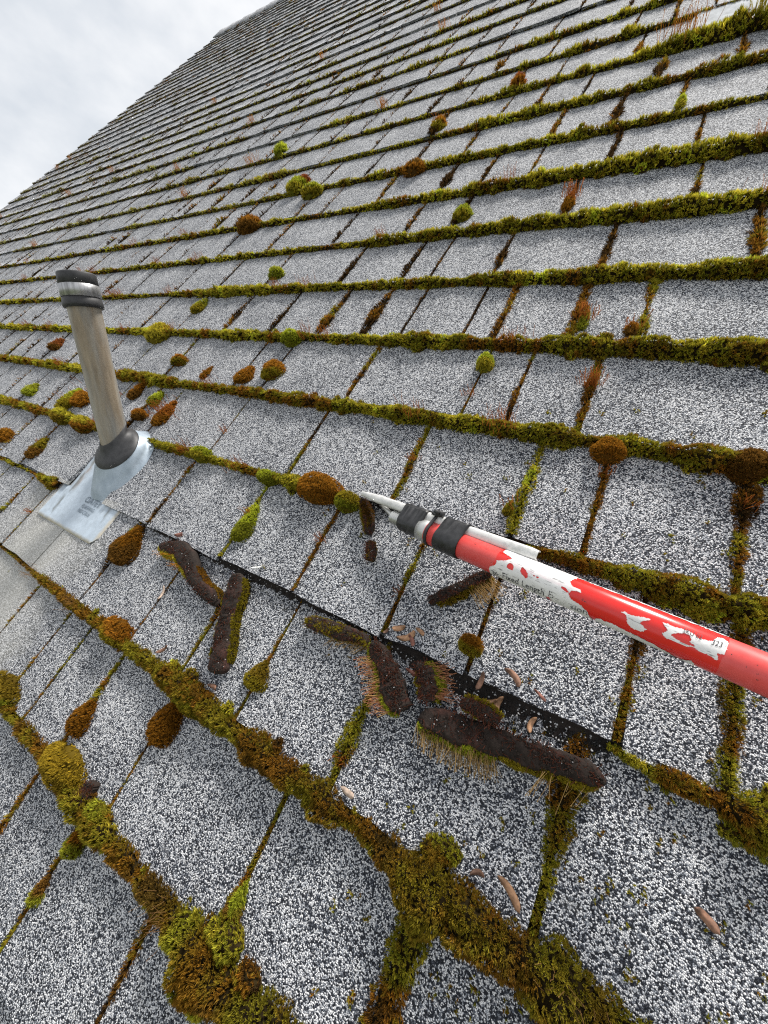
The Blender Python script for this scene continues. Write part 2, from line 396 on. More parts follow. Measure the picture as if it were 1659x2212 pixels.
def camdist(u, v): return np.sqrt(np.asarray(u) ** 2 + (np.asarray(v) - CAM_V) ** 2 + CAM_H ** 2)

def spine_moss(acc, pts, w, H, colf, h0=0.001, dens=1.0, size=1.0, lump=0.35, core=(.030, .022, .011), seed=0, nleaf=5):
    """a body of moss along a line on the roof: low mound (core) closely set with leafy shoots"""
    pts = np.asarray(pts, float); n = len(pts); w = np.maximum(np.asarray(w, float), 1e-5); H = np.maximum(np.asarray(H, float), 1e-5)
    h0 = np.broadcast_to(np.asarray(h0, float), (n,))
    tg = np.gradient(pts, axis=0); tg /= np.linalg.norm(tg, axis=1)[:, None] + 1e-12
    pe = np.stack([-tg[:, 1], tg[:, 0]], 1)
    seg = np.linalg.norm(np.diff(pts, axis=0), axis=1); s = np.concatenate([[0], np.cumsum(seg)])
    th = np.linspace(0, np.pi, 9)
    lum = lambda ss, tt: 1 + lump * (fbm(ss / .011, tt * 1.6, seed) * 2 - 1)
    S, TH = np.meshgrid(s, th, indexing='ij'); lm = lum(S, TH) * .80
    cu = pts[:, None, 0] + pe[:, None, 0] * (w[:, None] * np.cos(TH) * lm); cv = pts[:, None, 1] + pe[:, None, 1] * (w[:, None] * np.cos(TH) * lm)
    ch = h0[:, None] + H[:, None] * np.sin(TH) * lm - .0015
    acc.add(P(cu, cv, ch).reshape(-1, 3), grid_faces(n, 9), np.asarray(core))
    dist = camdist(pts[:, 0], pts[:, 1])
    d = .00155 * np.clip(dist / .42, .85, 6) * size
    rm = np.sqrt((w ** 2 + H ** 2) / 2)
    ex = seg * np.pi * (rm[:-1] + rm[1:]) / 2 / ((d[:-1] + d[1:]) / 2) ** 2 * dens
    N_ = int(ex.sum())
    if N_ < 1: return
    i = rng.choice(n - 1, N_, p=ex / ex.sum()); t = rng.random(N_); th = rng.uniform(.03, .97, N_) * np.pi
    L_ = lambda q: q[i] * (1 - t) + q[i + 1] * t
    ss = L_(s); ww, HH, dd, hb = L_(w), L_(H), L_(d), L_(h0); pu, pv = L_(pts[:, 0]), L_(pts[:, 1]); px, py = L_(pe[:, 0]), L_(pe[:, 1])
    lm = lum(ss, th); c, sn = np.cos(th), np.sin(th)
    pos = np.stack([pu + px * ww * c * lm, pv + py * ww * c * lm, hb + HH * sn * lm], 1)
    nr = np.stack([px * c / ww, py * c / ww, sn / HH], 1) * np.minimum(ww, HH)[:, None]
    nr += rng.normal(0, .28, nr.shape); nr[:, 2] += .25; nr /= np.linalg.norm(nr, axis=1)[:, None]
    col = colf(pos[:, 0], pos[:, 1], th, ss / max(s[-1], 1e-6)) * rng.lognormal(0, .22, (N_, 1))
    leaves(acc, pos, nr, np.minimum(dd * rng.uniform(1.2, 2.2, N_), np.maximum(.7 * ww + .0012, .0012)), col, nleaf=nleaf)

def col_strip(seed, bias=0.0, over=()):
    def f(u, v, th, s):
        t = .55 * fbm(u * 21, v * 21 + 3, seed) + .45 * fbm(u * 75, v * 75, seed + 4)
        t = (t - .5) * 1.75 + .50 + bias + rng.normal(0, .07, len(u))
        c = pal(t)
        for (a, b, cc, amt) in over:
            m = np.clip(np.minimum(u - a, b - u) / .012, 0, 1) * amt * (.6 + .8 * vnoise(u * 90, v * 90, 9)); m = np.clip(m, 0, 1)[:, None]
            c = c * (1 - m) + np.array(cc) * m
        return c
    return f
def col_mix(c1, c2, split=.5, seed=0, along=True):
    """cushion: colour c1 at the upper end and crown, c2 at the lower end and rim"""
    def f(u, v, th, s):
        q = (s if along else np.abs(np.cos(th))) + .5 * (fbm(u * 110, v * 110, seed) - .5) + .12 * np.abs(np.cos(th))
        m = np.clip((q - split) / .16 + .5, 0, 1)[:, None]
        return np.array(c1) * (1 - m) + np.array(c2) * m
    return f

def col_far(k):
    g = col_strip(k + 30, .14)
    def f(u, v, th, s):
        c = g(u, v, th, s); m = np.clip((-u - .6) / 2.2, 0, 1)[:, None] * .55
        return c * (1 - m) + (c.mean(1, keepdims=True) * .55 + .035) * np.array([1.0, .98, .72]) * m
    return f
_us = np.linspace(-5.2, 1.0, 6000)
def u_on(k, x):
    """u of course line k at picture abscissa x"""
    px, py, z = proj(_us, k * EXP); ok = np.isfinite(px) & (py > -400) & (py < 2700)
    return np.interp(x, px[ok], _us[ok])

strip_mm = {
 0: [(-40, 6), (10, 6), (50, 8), (110, 9), (220, 12), (260, 9), (300, 9), (360, 13), (420, 18), (470, 23), (525, 20), (600, 22), (700, 20), (800, 16)],
 1: [(-20, 2.5), (40, 2.5), (125, 5), (170, 7), (195, 9), (225, 7), (310, 9), (360, 10), (415, 13), (450, 13), (500, 12), (530, 8), (560, 13), (620, 14), (700, 12), (760, 10), (829, 11), (929, 20), (1029, 18), (1129, 20), (1229, 19), (1329, 17), (1404, 16), (1600, 16)],
 3: [(-20, 8), (0, 9), (65, 9), (140, 9), (200, 7), (320, 5), (380, 6), (440, 6), (550, 5), (600, 5), (640, 8), (770, 5), (800, 1.0), (820, 0), (1080, 0), (1110, 2), (1179, 4), (1250, 6), (1304, 8), (1429, 12), (1579, 14), (1659, 15), (1720, 14)],
 4: [(-20, 8), (0, 8), (100, 9), (150, 8), (260, 9), (300, 10), (360, 9), (450, 6), (550, 8), (650, 10), (750, 9), (829, 8), (900, 10), (1029, 9), (1100, 8), (1150, 12), (1240, 8), (1270, 5), (1330, 10), (1379, 8), (1479, 10), (1560, 12), (1629, 14), (1720, 16)],
 5: [(-20, 7), (100, 8), (200, 7), (260, 5), (345, 8), (430, 6), (500, 8), (600, 8), (700, 5), (829, 8), (930, 10), (1029, 9), (1229, 11), (1429, 11), (1720, 14)],
 6: [(-20, 7), (225, 7), (350, 3), (430, 8), (500, 10), (600, 8), (700, 5), (829, 6), (930, 7), (1000, 3), (1060, 8), (1229, 9), (1350, 11), (1430, 10), (1550, 9), (1720, 10)],
 7: [(-20, 6), (200, 6), (350, 6), (600, 6), (700, 3), (829, 7), (1000, 8), (1200, 9), (1400, 10), (1720, 12)],
 8: [(-20, 6), (300, 6), (560, 7), (700, 4), (829, 7), (1000, 8), (1200, 10), (1400, 11), (1720, 12)]}

def strip(acc, k, pts_x, seed, bias=0.0, over=(), ufr=None, scale=1.0):
    xs = [p[0] for p in pts_x]; u0, u1 = u_on(k, xs[0]), u_on(k, xs[-1])
    cu = np.array([u_on(k, x) for x in xs]); cw = np.array([p[1] for p in pts_x]) * .001 * scale
    step = np.clip(.0045 * camdist((u0 + u1) / 2, k * EXP) / .5, .003, .012)
    u = np.arange(u0, u1, step)
    w = np.interp(u, cu, cw)
    ns = .42 + 1.2 * fbm(u / .024, k * 3.3, seed)
    w = w * np.clip(ns, .3, 1.6); H = w * (.80 + .5 * vnoise(u / .03, 2.2, seed + 1)) + .0050 * (w > .001)
    v = k * EXP + wav(k, u) - .0035 - w * .18 + .004 * (fbm(u / .04, 9.1, seed) - .5)
    runs = np.split(np.arange(len(u)), np.where(np.diff((w > .0008).astype(int)) != 0)[0] + 1)
    for r in runs:
        if len(r) < 3 or w[r[0]] <= .0008: continue
        spine_moss(acc, np.stack([u[r], v[r]], 1), w[r], H[r], col_strip(seed, bias, over), h0=.0015, seed=seed)
    # side tufts that break the outline
    for q in range(int((u1 - u0) / .022)):
        i = rng.integers(0, len(u))
        if w[i] < .003: continue
        rr = w[i] * rng.uniform(.28, .6); sg = rng.choice([-1, -1, 1]); vc = v[i] + sg * w[i] * rng.uniform(.7, 1.05); t_ = np.linspace(-1, 1, 8); pf = np.sqrt(np.clip(1 - t_ ** 2, 0, 1))
        spine_moss(acc, np.stack([u[i] + t_ * rr * rng.uniform(.8, 1.8), vc + t_ * rr * rng.uniform(-.6, .6)], 1), rr * pf, rr * 1.1 * np.sqrt(pf) + .001, col_strip(seed + q, bias + rng.uniform(-.25, .3)), h0=.002 + (.006 if sg > 0 else 0), seed=seed + q, core=(.05, .035, .015))
    return u, v, w, H

def spor(acc, u, v, h, n, spread, L, col=RED * .9 + ORANGE * .3, lean=(0, .1, 1), wd=.00035):
    p = np.stack([u + rng.normal(0, spread, n), v + rng.normal(0, spread * .6, n), np.full(n, h)], 1)
    d = np.array(lean) + rng.normal(0, .22, (n, 3)); hairs(acc, p, d, L * rng.uniform(.6, 1.2, n), np.array(col), wd)

STALK0 = np.array([.30, .17, .07])
STRIP_LABEL = {
 0: 'broad moss strip on the lowest course, big rust and lime cushion along it',
 1: 'thick olive and rust moss strip one course below the scraped-bare course',
 3: 'moss strip along the course where the pole fork rests, broken off beside the fork',
 4: 'moss strip along the first course above the fork tip, ending in dark cushion',
 5: 'moss strip along the second course above the fork tip of the pole',
 6: 'moss strip along the third course above the fork tip of the pole',
 7: 'moss strip along the fourth course above the fork tip of the pole',
 8: 'moss strip along the fifth course above the fork tip of the pole'}
OVER = {0: [(u_on(0, 405), u_on(0, 440), LIME, .95), (u_on(0, 440), u_on(0, 500), RUST * .75, .95), (u_on(0, 515), u_on(0, 600), GREEN, .6), (u_on(0, 330), u_on(0, 395), DARK * 1.5, .8)],
        1: [(u_on(1, 1085), u_on(1, 1160), RED * .8 + BROWN * .3, .75), (u_on(1, 1200), u_on(1, 1240), GREEN, .6), (u_on(1, 1250), u_on(1, 1330), RED * .5 + BROWN * .4, .7), (u_on(1, 850), u_on(1, 1000), OLIVE * .9, .45), (u_on(1, 600), u_on(1, 660), RUST * .7 + RED * .3, .6)],
        3: [], 4: [(u_on(4, 1560), u_on(4, 1659), BROWN, .7)]}
for k, px in strip_mm.items():
    a = Acc()
    if k < 2: OVER[k] = OVER[k] + [(-3.0, 1.5, BROWN * .5 + OLIVE * .3, .38)]
    u, v, w_, H_ = strip(a, k, px, 20 + k, bias={0: -.10, 1: -.12, 3: .0, 4: .04}.get(k, .10), over=OVER.get(k, ()))
    for q in range(3 if k < 2 else 7):
        i = rng.integers(0, len(u))
        if w_[i] > .004: spor(a, u[i], v[i], .006 + H_[i] * .7, 26, .010, .016, lean=(0, .15, 1), wd=.00016 if k < 3 else .0003, col=STALK0 if k < 3 else RED * .9 + ORANGE * .3)
    o = obj('moss_strip', a, MAT_MOSS); tag(o, STRIP_LABEL[k], 'moss', 'moss strips along the shingle courses'); rebase(o)
# course 2: only the ends still carry moss
a = Acc(); strip(a, 2, [(1310, 1.5), (1345, 4), (1400, 6), (1454, 8), (1554, 8), (1600, 14), (1659, 16), (1740, 15)], 51, .05)
rebase(tag(obj('moss_strip', a, MAT_MOSS), 'moss left on the scraped course below the red pole, past the loose slab', 'moss', 'moss strips along the shingle courses'))
a = Acc(); strip(a, 2, [(-30, 3), (0, 3), (45, 4), (90, 2), (112, 9), (128, 9), (140, 2)], 52, -.05)
rebase(tag(obj('moss_strip', a, MAT_MOSS), 'sparse dark moss along the course running up to the metal flashing', 'moss', 'moss strips along the shingle courses'))

# ---- moss in the joints
joint_w = {(0, -.031): [(0, 19), (.35, 15), (.7, 11), (1, 9)], (1, .04): [(0, 5), (.3, 6), (.5, 13), (.75, 13), (1, 4)], (2, .127): [(0, 10), (.4, 8), (.7, 8), (1, 7)],
           (3, .119): [(0, 8), (.3, 9), (.6, 8), (.8, 10), (1, 9)], (2, .063): [(0, 4), (.3, 6), (.6, 6), (1, 3)], (0, -.17): [(0, 9), (.25, 8), (.45, 3.5), (1, 4)],
           (0, -.345): [(0, 4), (.35, 3.5), (1, 4)], (1, -.133): [(0, 6), (.25, 9), (.5, 8), (.7, 4), (1, 6)], (2, -.145): [(0, 5), (1, 4)], (2, -.056): [(0, 4), (.5, 4), (1, 5)],
           (4, -.03): [(0, 5), (.5, 8), (.8, 6), (1, 7)], (3, -.06): [(0, 7), (.4, 9), (.7, 5), (1, 3)], (3, .008): [(0, 4), (.5, 5), (1, 4)], (3, -.203): [(0, 5), (.4, 6), (1, 4)],
           (-1, -.238): [(0, 4), (.4, 4), (.7, 6), (1, 4)], (5, .002): [(0, 7), (.3, 8), (.5, 5), (1, 8)], (5, -.074): [(0, 7), (.5, 8), (1, 5)], (4, -.351): [(0, 5), (.3, 6), (.6, 6), (1, 5)],
           (2, -.4): [(0, 6), (.15, 4), (.3, 8), (.55, 9), (.75, 3), (1, 6)], (1, -.356): [(0, 4), (.6, 5), (1, 1)], (1, -.599): [(0, 4), (.35, 4), (.55, 8), (.8, 9), (1, 5)]}
joint_c = {(0, -.031): (-.06, OLIVE * .75), (1, .04): (-.02, GREEN * .8), (2, -.4): (.2, LIME * .8), (3, -.06): (.12, OLIVE), (4, -.03): (-.18, RED), (0, -.17): (-.05, OLIVE), (1, -.133): (-.02, OLIVE * .7)}
JOINT_LABEL = {(0, -.031): 'very thick olive joint moss branching down from the strip below the scraped course',
 (1, .04): 'dark joint moss with a green bulge, running down from the big black slab', (2, .127): 'thick brown joint moss running under the red pole near its label',
 (3, .119): 'thick brown joint moss dropping from the dark brown cushion', (2, .063): 'brown joint moss between the red pole and the scraped course, past the slab',
 (0, -.17): 'joint moss that turns into the lime wedge near the lowest strip', (1, -.133): 'joint moss with a green swelling below the whiskered moss roll',
 (2, -.145): 'straight brown joint moss running down from the taped end of the pole', (2, -.056): 'joint moss ending at the rust-olive mound under the pole',
 (4, -.03): 'joint moss with a red bristly patch, one course above the wide rust-orange cushion', (3, -.06): 'joint moss carrying the hairy green cushion above the pole',
 (3, .008): 'joint moss hanging straight down from the wide rust-orange cushion', (3, -.203): 'brown joint moss above the fork, one course up from it',
 (2, -.4): 'joint moss below the small round lime cushion, carrying the lime teardrop', (1, -.599): 'joint moss leading down from the flashing corner through a rust cushion',
 (5, .002): 'joint moss with a hooked rust foot, two courses above the fork', (5, -.074): 'feathery yellow-olive joint moss two courses above the fork',
 (1, -.356): 'joint moss half covered by the long straight moss roll', (0, -.345): 'joint moss running through the largest rust teardrop cushion'}
def joint(acc, k, u, prof, seed, bias, near=True):
    n = max(6, int(EXP / (.004 if near else .012))); s = np.linspace(.02, 1.02, n)
    w = np.interp(s, [p[0] for p in prof], [p[1] for p in prof]) * .001
    w = w * (.6 + .8 * fbm(s * 5, u * 33, seed)); H = np.maximum(w * .75, .0022) + .0052 * (1 - s * .55) + (0 if near else .0025)
    uu = u + .003 * (fbm(s * 2.5, u * 20, seed + 2) - .5) * 2; vv = (k + s) * EXP
    spine_moss(acc, np.stack([uu, vv], 1), w, H, col_strip(seed, bias), h0=.0005 - .003 * s, seed=seed, nleaf=5 if near else 3, size=1.0 if near else 1.25)
far = Acc()
VIS = {}
for k in range(-2, K_HI + 1):
    for u in JOINTS[k]:
        x, y, z = proj(u, (k + .5) * EXP)
        if not (-120 < x < 1780 and -60 < y < 2330): continue
        if k == 1 and abs(u + .765) < .01: continue
        key = next((q for q in joint_w if q[0] == k and abs(q[1] - u) < .004), None)
        prof = joint_w.get(key) if key else None
        if prof is None:
            b = rng.uniform(2.0, 4.6); prof = [(0, b * rng.uniform(.8, 1.5)), (rng.uniform(.2, .45), b * rng.uniform(.7, 2.0)), (.65, b), (1, b * rng.uniform(.5, 1.1))]
        bias = -.24 + rng.uniform(-.12, .16)
        if key in joint_c: bias = joint_c[key][0]
        sd = int(abs(u * 1000)) % 97 + k
        if k <= 6 and key is not None or (k <= 4 and u > -1.1) or k <= 1:
            a = Acc(); joint(a, k, u, prof, sd, bias)
            if key in ((4, -.03),): spor(a, u, (k + .55) * EXP, .008, 60, .006, .018)
            if k >= 1 and rng.random() < .35: spor(a, u, (k + rng.uniform(.2, .8)) * EXP, .006, 14, .004, .012)
            o = obj('joint_moss', a, MAT_MOSS); rebase(o)
            tag(o, JOINT_LABEL.get(key, 'narrow line of brown and olive moss in an upright shingle joint'), 'moss', 'moss lines in the upright shingle joints')
        else:
            prof = [(p_[0], p_[1] * 1.35) for p_ in prof]; joint(far, k, u, prof, sd, bias - .22, near=False)
# ---- far strips: one mass
for k in range(9, K_HI + 1):
    x0 = max(RAKE_U + .02, -4.65); u = np.arange(x0, .55, .011 if k < 20 else .016)
    base = np.interp(k, [9, 14, 20, 37], [.0072, .0062, .0046, .0030]) * (.35 + 1.2 * fbm(u / .22, k * 5.1, 70)); base *= np.clip((fbm(u / .5, k * 3.7, 71) - np.interp(k, [9, 16, 26], [.20, .30, .42])) * 6, 0.02, 1)
    base += .0035 * np.clip((u + .6) / .6, 0, 1) * (k < 14)
    w_ = base * np.clip(.15 + 1.75 * fbm(u / .026, k * 3.3, k), .2, 1.9)
    x, y, z = proj(u, k * EXP); keep = np.isfinite(x) & (x > -60) & (x < 1760) & (y > -60) & (w_ > .0016)
    runs = np.split(np.arange(len(u)), np.where(np.diff(keep.astype(int)) != 0)[0] + 1)
    for r in runs:
        if len(r) < 3 or not keep[r[0]]: continue
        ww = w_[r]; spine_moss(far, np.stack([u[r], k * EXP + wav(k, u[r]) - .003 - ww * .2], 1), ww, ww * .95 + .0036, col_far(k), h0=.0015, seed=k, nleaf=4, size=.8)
        if rng.random() < .5 and k < 20:
            i = rng.choice(r); spor(far, u[i], k * EXP, .010, 24, .012, .022, col=ORANGE * .8 + RED * .4, wd=.0006)
# tiny specks of moss on the shingle faces
sp = []
for q in range(150):
    x, y = rng.uniform(700, 1650), rng.uniform(900, 2200); sp.append((x, y))
for x, y in [(580, 1230), (1245, 2040), (1345, 2045), (1342, 1990), (1310, 1970), (1515, 2000), (1540, 2010), (1340, 2070), (1115, 1860), (945, 1770), (1090, 1775), (1350, 2085), (1310, 1900), (500, 2110), (800, 1975), (690, 2130)] + sp:
    u, v = uv(x, y)
    if not (-1 < v / EXP < 6): continue
    n_ = rng.integers(2, 7); p = np.stack([u + rng.normal(0, .0016, n_), v + rng.normal(0, .0022, n_), np.full(n_, T_BUTT + .002 - .0075 * ((v / EXP) % 1))], 1)
    nr = np.array([0, 0, 1.]) + rng.normal(0, .35, (n_, 3)); nr /= np.linalg.norm(nr, axis=1)[:, None]
    leaves(far, p, nr, rng.uniform(.0018, .0036, n_), pal(rng.uniform(.25, .75, n_)))
tag(obj('moss', far, MAT_MOSS), 'thin moss lining the far upper courses and speckling the shingles', 'moss', kind='stuff')

# ---- cushions: (x, y, length px, width px, upper colour, lower colour, height mm, sporophytes, words)
OB = OLIVE * .6 + BROWN * .5
CU = [
 (258, 1366, 80, 78, RUST, OLIVE, 15, 0, 'round rust-topped cushion with olive lower rim, on the course below the flashing'),
 (185, 1546, 112, 62, RUST * .75, RUST * .6, 12, 0, 'rust-brown teardrop cushion standing alone in a joint, nothing green on it'),
 (368, 1550, 150, 76, RUST * .8, RUST * .65, 14, 0, 'largest rust-brown teardrop cushion, hanging below the round green cushion'),
 (562, 1458, 92, 70, OB, OLIVE, 12, 0, 'olive-brown oval cushion beside the long dark moss roll'),
 (150, 1655, 115, 115, OLIVE * .9 + RUST * .3, OB, 20, 0, 'big mottled brown mound on the lowest course'),
 (18, 1490, 90, 85, OB * .9, GREEN * .8, 16, 0, 'smooth brown-green mound cut by a thin joint above it'),
 (222, 1752, 66, 66, GREEN * 1.2, OLIVE, 16, 0, 'loose leafy green tuft where two joints meet the lowest course'),
 (172, 1812, 105, 50, RUST * .85, GREEN, 13, 0, 'rust teardrop cushion with bright green tip'),
 (92, 1920, 95, 44, BROWN * 1.2, GREEN * 1.1, 9, 0, 'brown teardrop cushion with green tip, lowest on the roof'),
 (518, 1945, 130, 56, LIME * .65, BROWN * 1.2, 12, 0, 'lime wedge of moss turning brown where it joins the lowest strip'),
 (425, 1518, 84, 84, GREEN, OLIVE * .8, 16, 0, 'round dark green cushion on the course below the scraped one'),
 (280, 1176, 92, 54, RUST * .7, BROWN, 12, 0, 'rust-brown teardrop cushion just below the flashing corner'),
 (536, 1132, 104, 48, LIME * .85, GREEN, 13, 0, 'bright lime teardrop cushion above the scraped course'),
 (582, 1034, 44, 46, LIME * .7, GREEN, 15, 0, 'small round lime cushion touching the big orange mound'),
 (690, 1058, 80, 128, ORANGE * .85, RUST, 20, 0, 'big orange-rust mound left of the fork tip'),
 (752, 1086, 60, 56, OLIVE * 1.1, GREEN, 16, 0, 'olive-green cushion the fork tip is prodding'),
 (440, 985, 36, 36, LIME * .7, YELLOW * .7, 13, 0, 'small yellow-green knob on the course right of the flashing'),
 (534, 812, 48, 36, RUST, ORANGE * .7, 12, 0, 'rust knob ending a joint, paired with another rust knob'),
 (592, 806, 46, 36, ORANGE * .8, OLIVE, 12, 0, 'orange knob with green tip, paired with a rust knob'),
 (1048, 790, 46, 40, LIME * .85, YELLOW * .8, 15, 0, 'bright lime egg-shaped cushion alone in a joint'),
 (1312, 980, 62, 84, ORANGE * .75, RUST * .9, 19, 0, 'wide rust-orange cushion on the course above the red pole'),
 (1610, 1012, 80, 110, BROWN * 1.1, BROWN * .8, 17, 0, 'dark brown cushion where a thick joint meets the course'),
 (1018, 1396, 72, 66, RUST * .85, OLIVE, 17, 0, 'rust-olive mound below the pole, above the dark loosened slab'),
 (345, 724, 44, 44, YELLOW * .9, YELLOW * .7, 13, 0, 'yellow star-like tuft right of the vent pipe'),
 (360, 893, 66, 30, RUST * .8 + RED * .3, ORANGE * .7, 9, 70, 'reddish cushion bristling with fine stalks beside the flashing'),
 (340, 862, 40, 20, LIME * .9, GREEN, 9, 0, 'narrow lime cushion above the reddish bristly one'),
 (155, 864, 62, 32, LIME * .8, OLIVE, 13, 14, 'fat lime teardrop cushion left of the vent pipe'),
 (181, 866, 40, 32, ORANGE * .8, RUST, 12, 0, 'orange cushion half hidden behind the vent pipe'),
 (139, 903, 36, 52, YELLOW * .6 + GREEN * .4, OB, 15, 0, 'half yellow half brown knob left of the pipe base'),
 (184, 920, 38, 36, YELLOW * .8, ORANGE * .6, 14, 0, 'yellow-rust knob on the bare shingle beside the pipe base'),
 (72, 843, 36, 24, GREEN * 1.4, LIME * .6, 11, 0, 'small green oval cushion in a joint left of the lime teardrop'),
 (86, 968, 58, 26, OLIVE * .8, BROWN, 9, 0, 'slim olive cushion in a joint above the flashing'),
 (14, 943, 36, 28, ORANGE * .7, RUST, 10, 0, 'slim orange cushion in a joint left of the olive one'),
 (540, 492, 34, 42, RUST, BROWN, 16, 0, 'round rust knob on a high course, wider than its neighbours'),
 (642, 408, 34, 30, LIME * .7, YELLOW * .7, 15, 0, 'lime knob beside a second lime knob and a red one'),
 (658, 396, 20, 22, RED * .9, RUST, 11, 0, 'little dark red knob behind the lime one'),
 (676, 420, 28, 34, GREEN * 1.3, OLIVE, 15, 0, 'green knob right of the lime and red pair'),
 (610, 332, 24, 20, LIME * .9, LIME * .7, 15, 0, 'tiny lime knob high up the roof'),
 (895, 370, 24, 40, BROWN * 1.3, RUST, 13, 0, 'brown knob on the fifth course above the fork'),
 (1119, 186, 24, 28, RED, RUST, 13, 0, 'red-brown knob on bare shingle far up the roof'),
 (948, 277, 26, 26, RUST, OLIVE, 12, 6, 'rust tuft in a joint far up the roof'),
 (998, 470, 32, 34, LIME * .6, OLIVE, 11, 0, 'yellow-green curved tuft on bare shingle'),
 (1467, 235, 26, 20, LIME * .8, YELLOW * .7, 10, 0, 'lime knob ending a joint near the metal plate'),
 (435, 662, 40, 22, GREEN * 1.2, OLIVE, 10, 0, 'green oval cushion in a joint on the third course above the flashing'),
 (600, 598, 26, 24, GREEN * 1.5, LIME * .5, 13, 0, 'small bright green knob in a joint above the third course'),
 (632, 736, 32, 32, LIME * .85, LIME * .6, 15, 0, 'round lime knob on the second course above the fork'),
 (390, 783, 26, 26, RUST, OLIVE * .8, 11, 0, 'small rust knob in a joint right of the pipe'),
 (450, 806, 38, 14, RUST * .9, ORANGE * .6, 7, 0, 'thin rust sliver of moss on bare shingle'),
 (298, 845, 44, 20, RUST, BROWN, 8, 0, 'slim rust sliver of moss right against the vent pipe'),
 (305, 900, 28, 26, RUST, BROWN, 10, 0, 'small rust knob above the rubber collar'),
 (125, 745, 34, 22, RED * .7 + BROWN * .4, BROWN, 10, 0, 'dark red-brown knob in a joint left of the pipe'),
 (1100, 1098, 50, 34, GREEN * .9, OLIVE, 10, 10, 'hairy green cushion in the joint above the pole tapes'),
 (1262, 690, 70, 36, OLIVE * 1.2, GREEN, 8, 40, 'feathery olive cushion in a joint two courses above the fork'),
 (1362, 720, 40, 40, RUST * .9, BROWN, 10, 10, 'hooked rust cushion at the foot of a joint two courses above the fork'),
 (1230, 438, 46, 26, RED * .8 + RUST * .4, ORANGE * .7, 11, 40, 'reddish bristly cushion in a joint four courses above the fork'),
]
for (x, y, ln, wd, c1, c2, hm, ns, words) in CU:
    u, v = uv(x, y, .006); z = float(proj(u, v, .006)[2])
    # local picture scale in u and v
    e = .004; x0, y0, _ = proj(u, v, .006); xu, yu, _ = proj(u + e, v, .006); xv, yv, _ = proj(u, v + e, .006)
    su = math.hypot(xu - x0, yu - y0) / e; sv = math.hypot(xv - x0, yv - y0) / e
    hl = max(ln / 2 / sv - .25 * hm * .001, .004); hw = max(wd / 2 / su - .1 * hm * .001, .003)
    g_ = 1.25 if z > .55 else 1.0; hl, hw = min(hl * g_, .055), min(hw * g_, .04); hm = hm * (1.45 if z > .55 else 1.1)
    n_ = max(8, int(hl * 2 / .0028)); s = np.linspace(-1, 1, n_)
    prof = np.sqrt(np.clip(1 - s ** 2, .0, 1)); tear = np.clip(.62 - .42 * s, .2, 1.05) if ln > wd * 1.3 else 1.0
    wv = hw * prof * tear / (.9 if ln > wd * 1.3 else 1.0); Hv = (hm * .001) * np.sqrt(prof) * (tear ** .7) + .002
    ptsx = np.stack([u + .0 * s, v + s * hl], 1)[::-1]; wv, Hv = wv[::-1], Hv[::-1]
    a = Acc(); sd = int(x) % 83
    spine_moss(a, ptsx, wv, Hv, col_mix(c1, c2, .62, sd), h0=.003, lump=.16, seed=sd, dens=1.35, size=.85, core=np.array(c1) * .35 + np.array(DARK) * .4)
    if ns: spor(a, u, v, .004 + hm * .0007, ns, min(hl, hw) * .6 + .002, .018, lean=(0, .1, 1), wd=.0004)
    o = obj('moss_cushion', a, MAT_MOSS); rebase(o); tag(o, words, 'moss cushion', 'moss cushions on the shingles')

# ------------------------------------------------------------------ soil laid bare along the scraped courses
SOIL, SOIL2 = np.array([.017, .013, .011]), np.array([.055, .032, .026])
def surf(v): return T_BUTT - .0075 * ((v / EXP) % 1)
def soil_band(acc, k, prof, seed):
    cu = np.array([u_on(k, p[0]) for p in prof]); cw = np.array([p[1] for p in prof]) * .001
    u = np.arange(cu[0], cu[-1], .0016); wd = np.interp(u, cu, cw) * (.25 + 1.1 * fbm(u / .022, 1.3, seed) + .5 * fbm(u / .004, 2.3, seed))
    m = 12; q = np.linspace(0, 1, m)
    U = np.repeat(u[:, None], m, 1); V = k * EXP + wav(k, u)[:, None] + .001 - q[None] * wd[:, None]
    H = .0010 + (V * 0) + .0052 * (fbm(U / .0035, V / .0035, seed + 1) - .25) * (1 - .55 * q[None] ** 2) + .0045 * (1 - q[None]) ** 3 + .0012 * (1 - (V - (k - 1) * EXP) / EXP) * 5 - q[None] ** 4 * .002
    H[:, 0] += .003
    acc.add(P(U, V, H).reshape(-1, 3), grid_faces(len(u), m), SOIL * (.6 + .9 * fbm(U / .01, V / .01, seed + 2)).reshape(-1, 1))
a = Acc()
soil_band(a, 2, [(300, 3), (330, 8), (420, 9), (520, 11), (640, 10), (760, 10), (850, 14), (880, 30), (960, 34), (1060, 34), (1160, 30), (1240, 26), (1300, 14), (1360, 5), (1500, 3)], 61)
soil_band(a, 3, [(770, 3), (800, 6), (900, 5), (1060, 7), (1130, 10), (1200, 11), (1290, 8), (1400, 4)], 63)
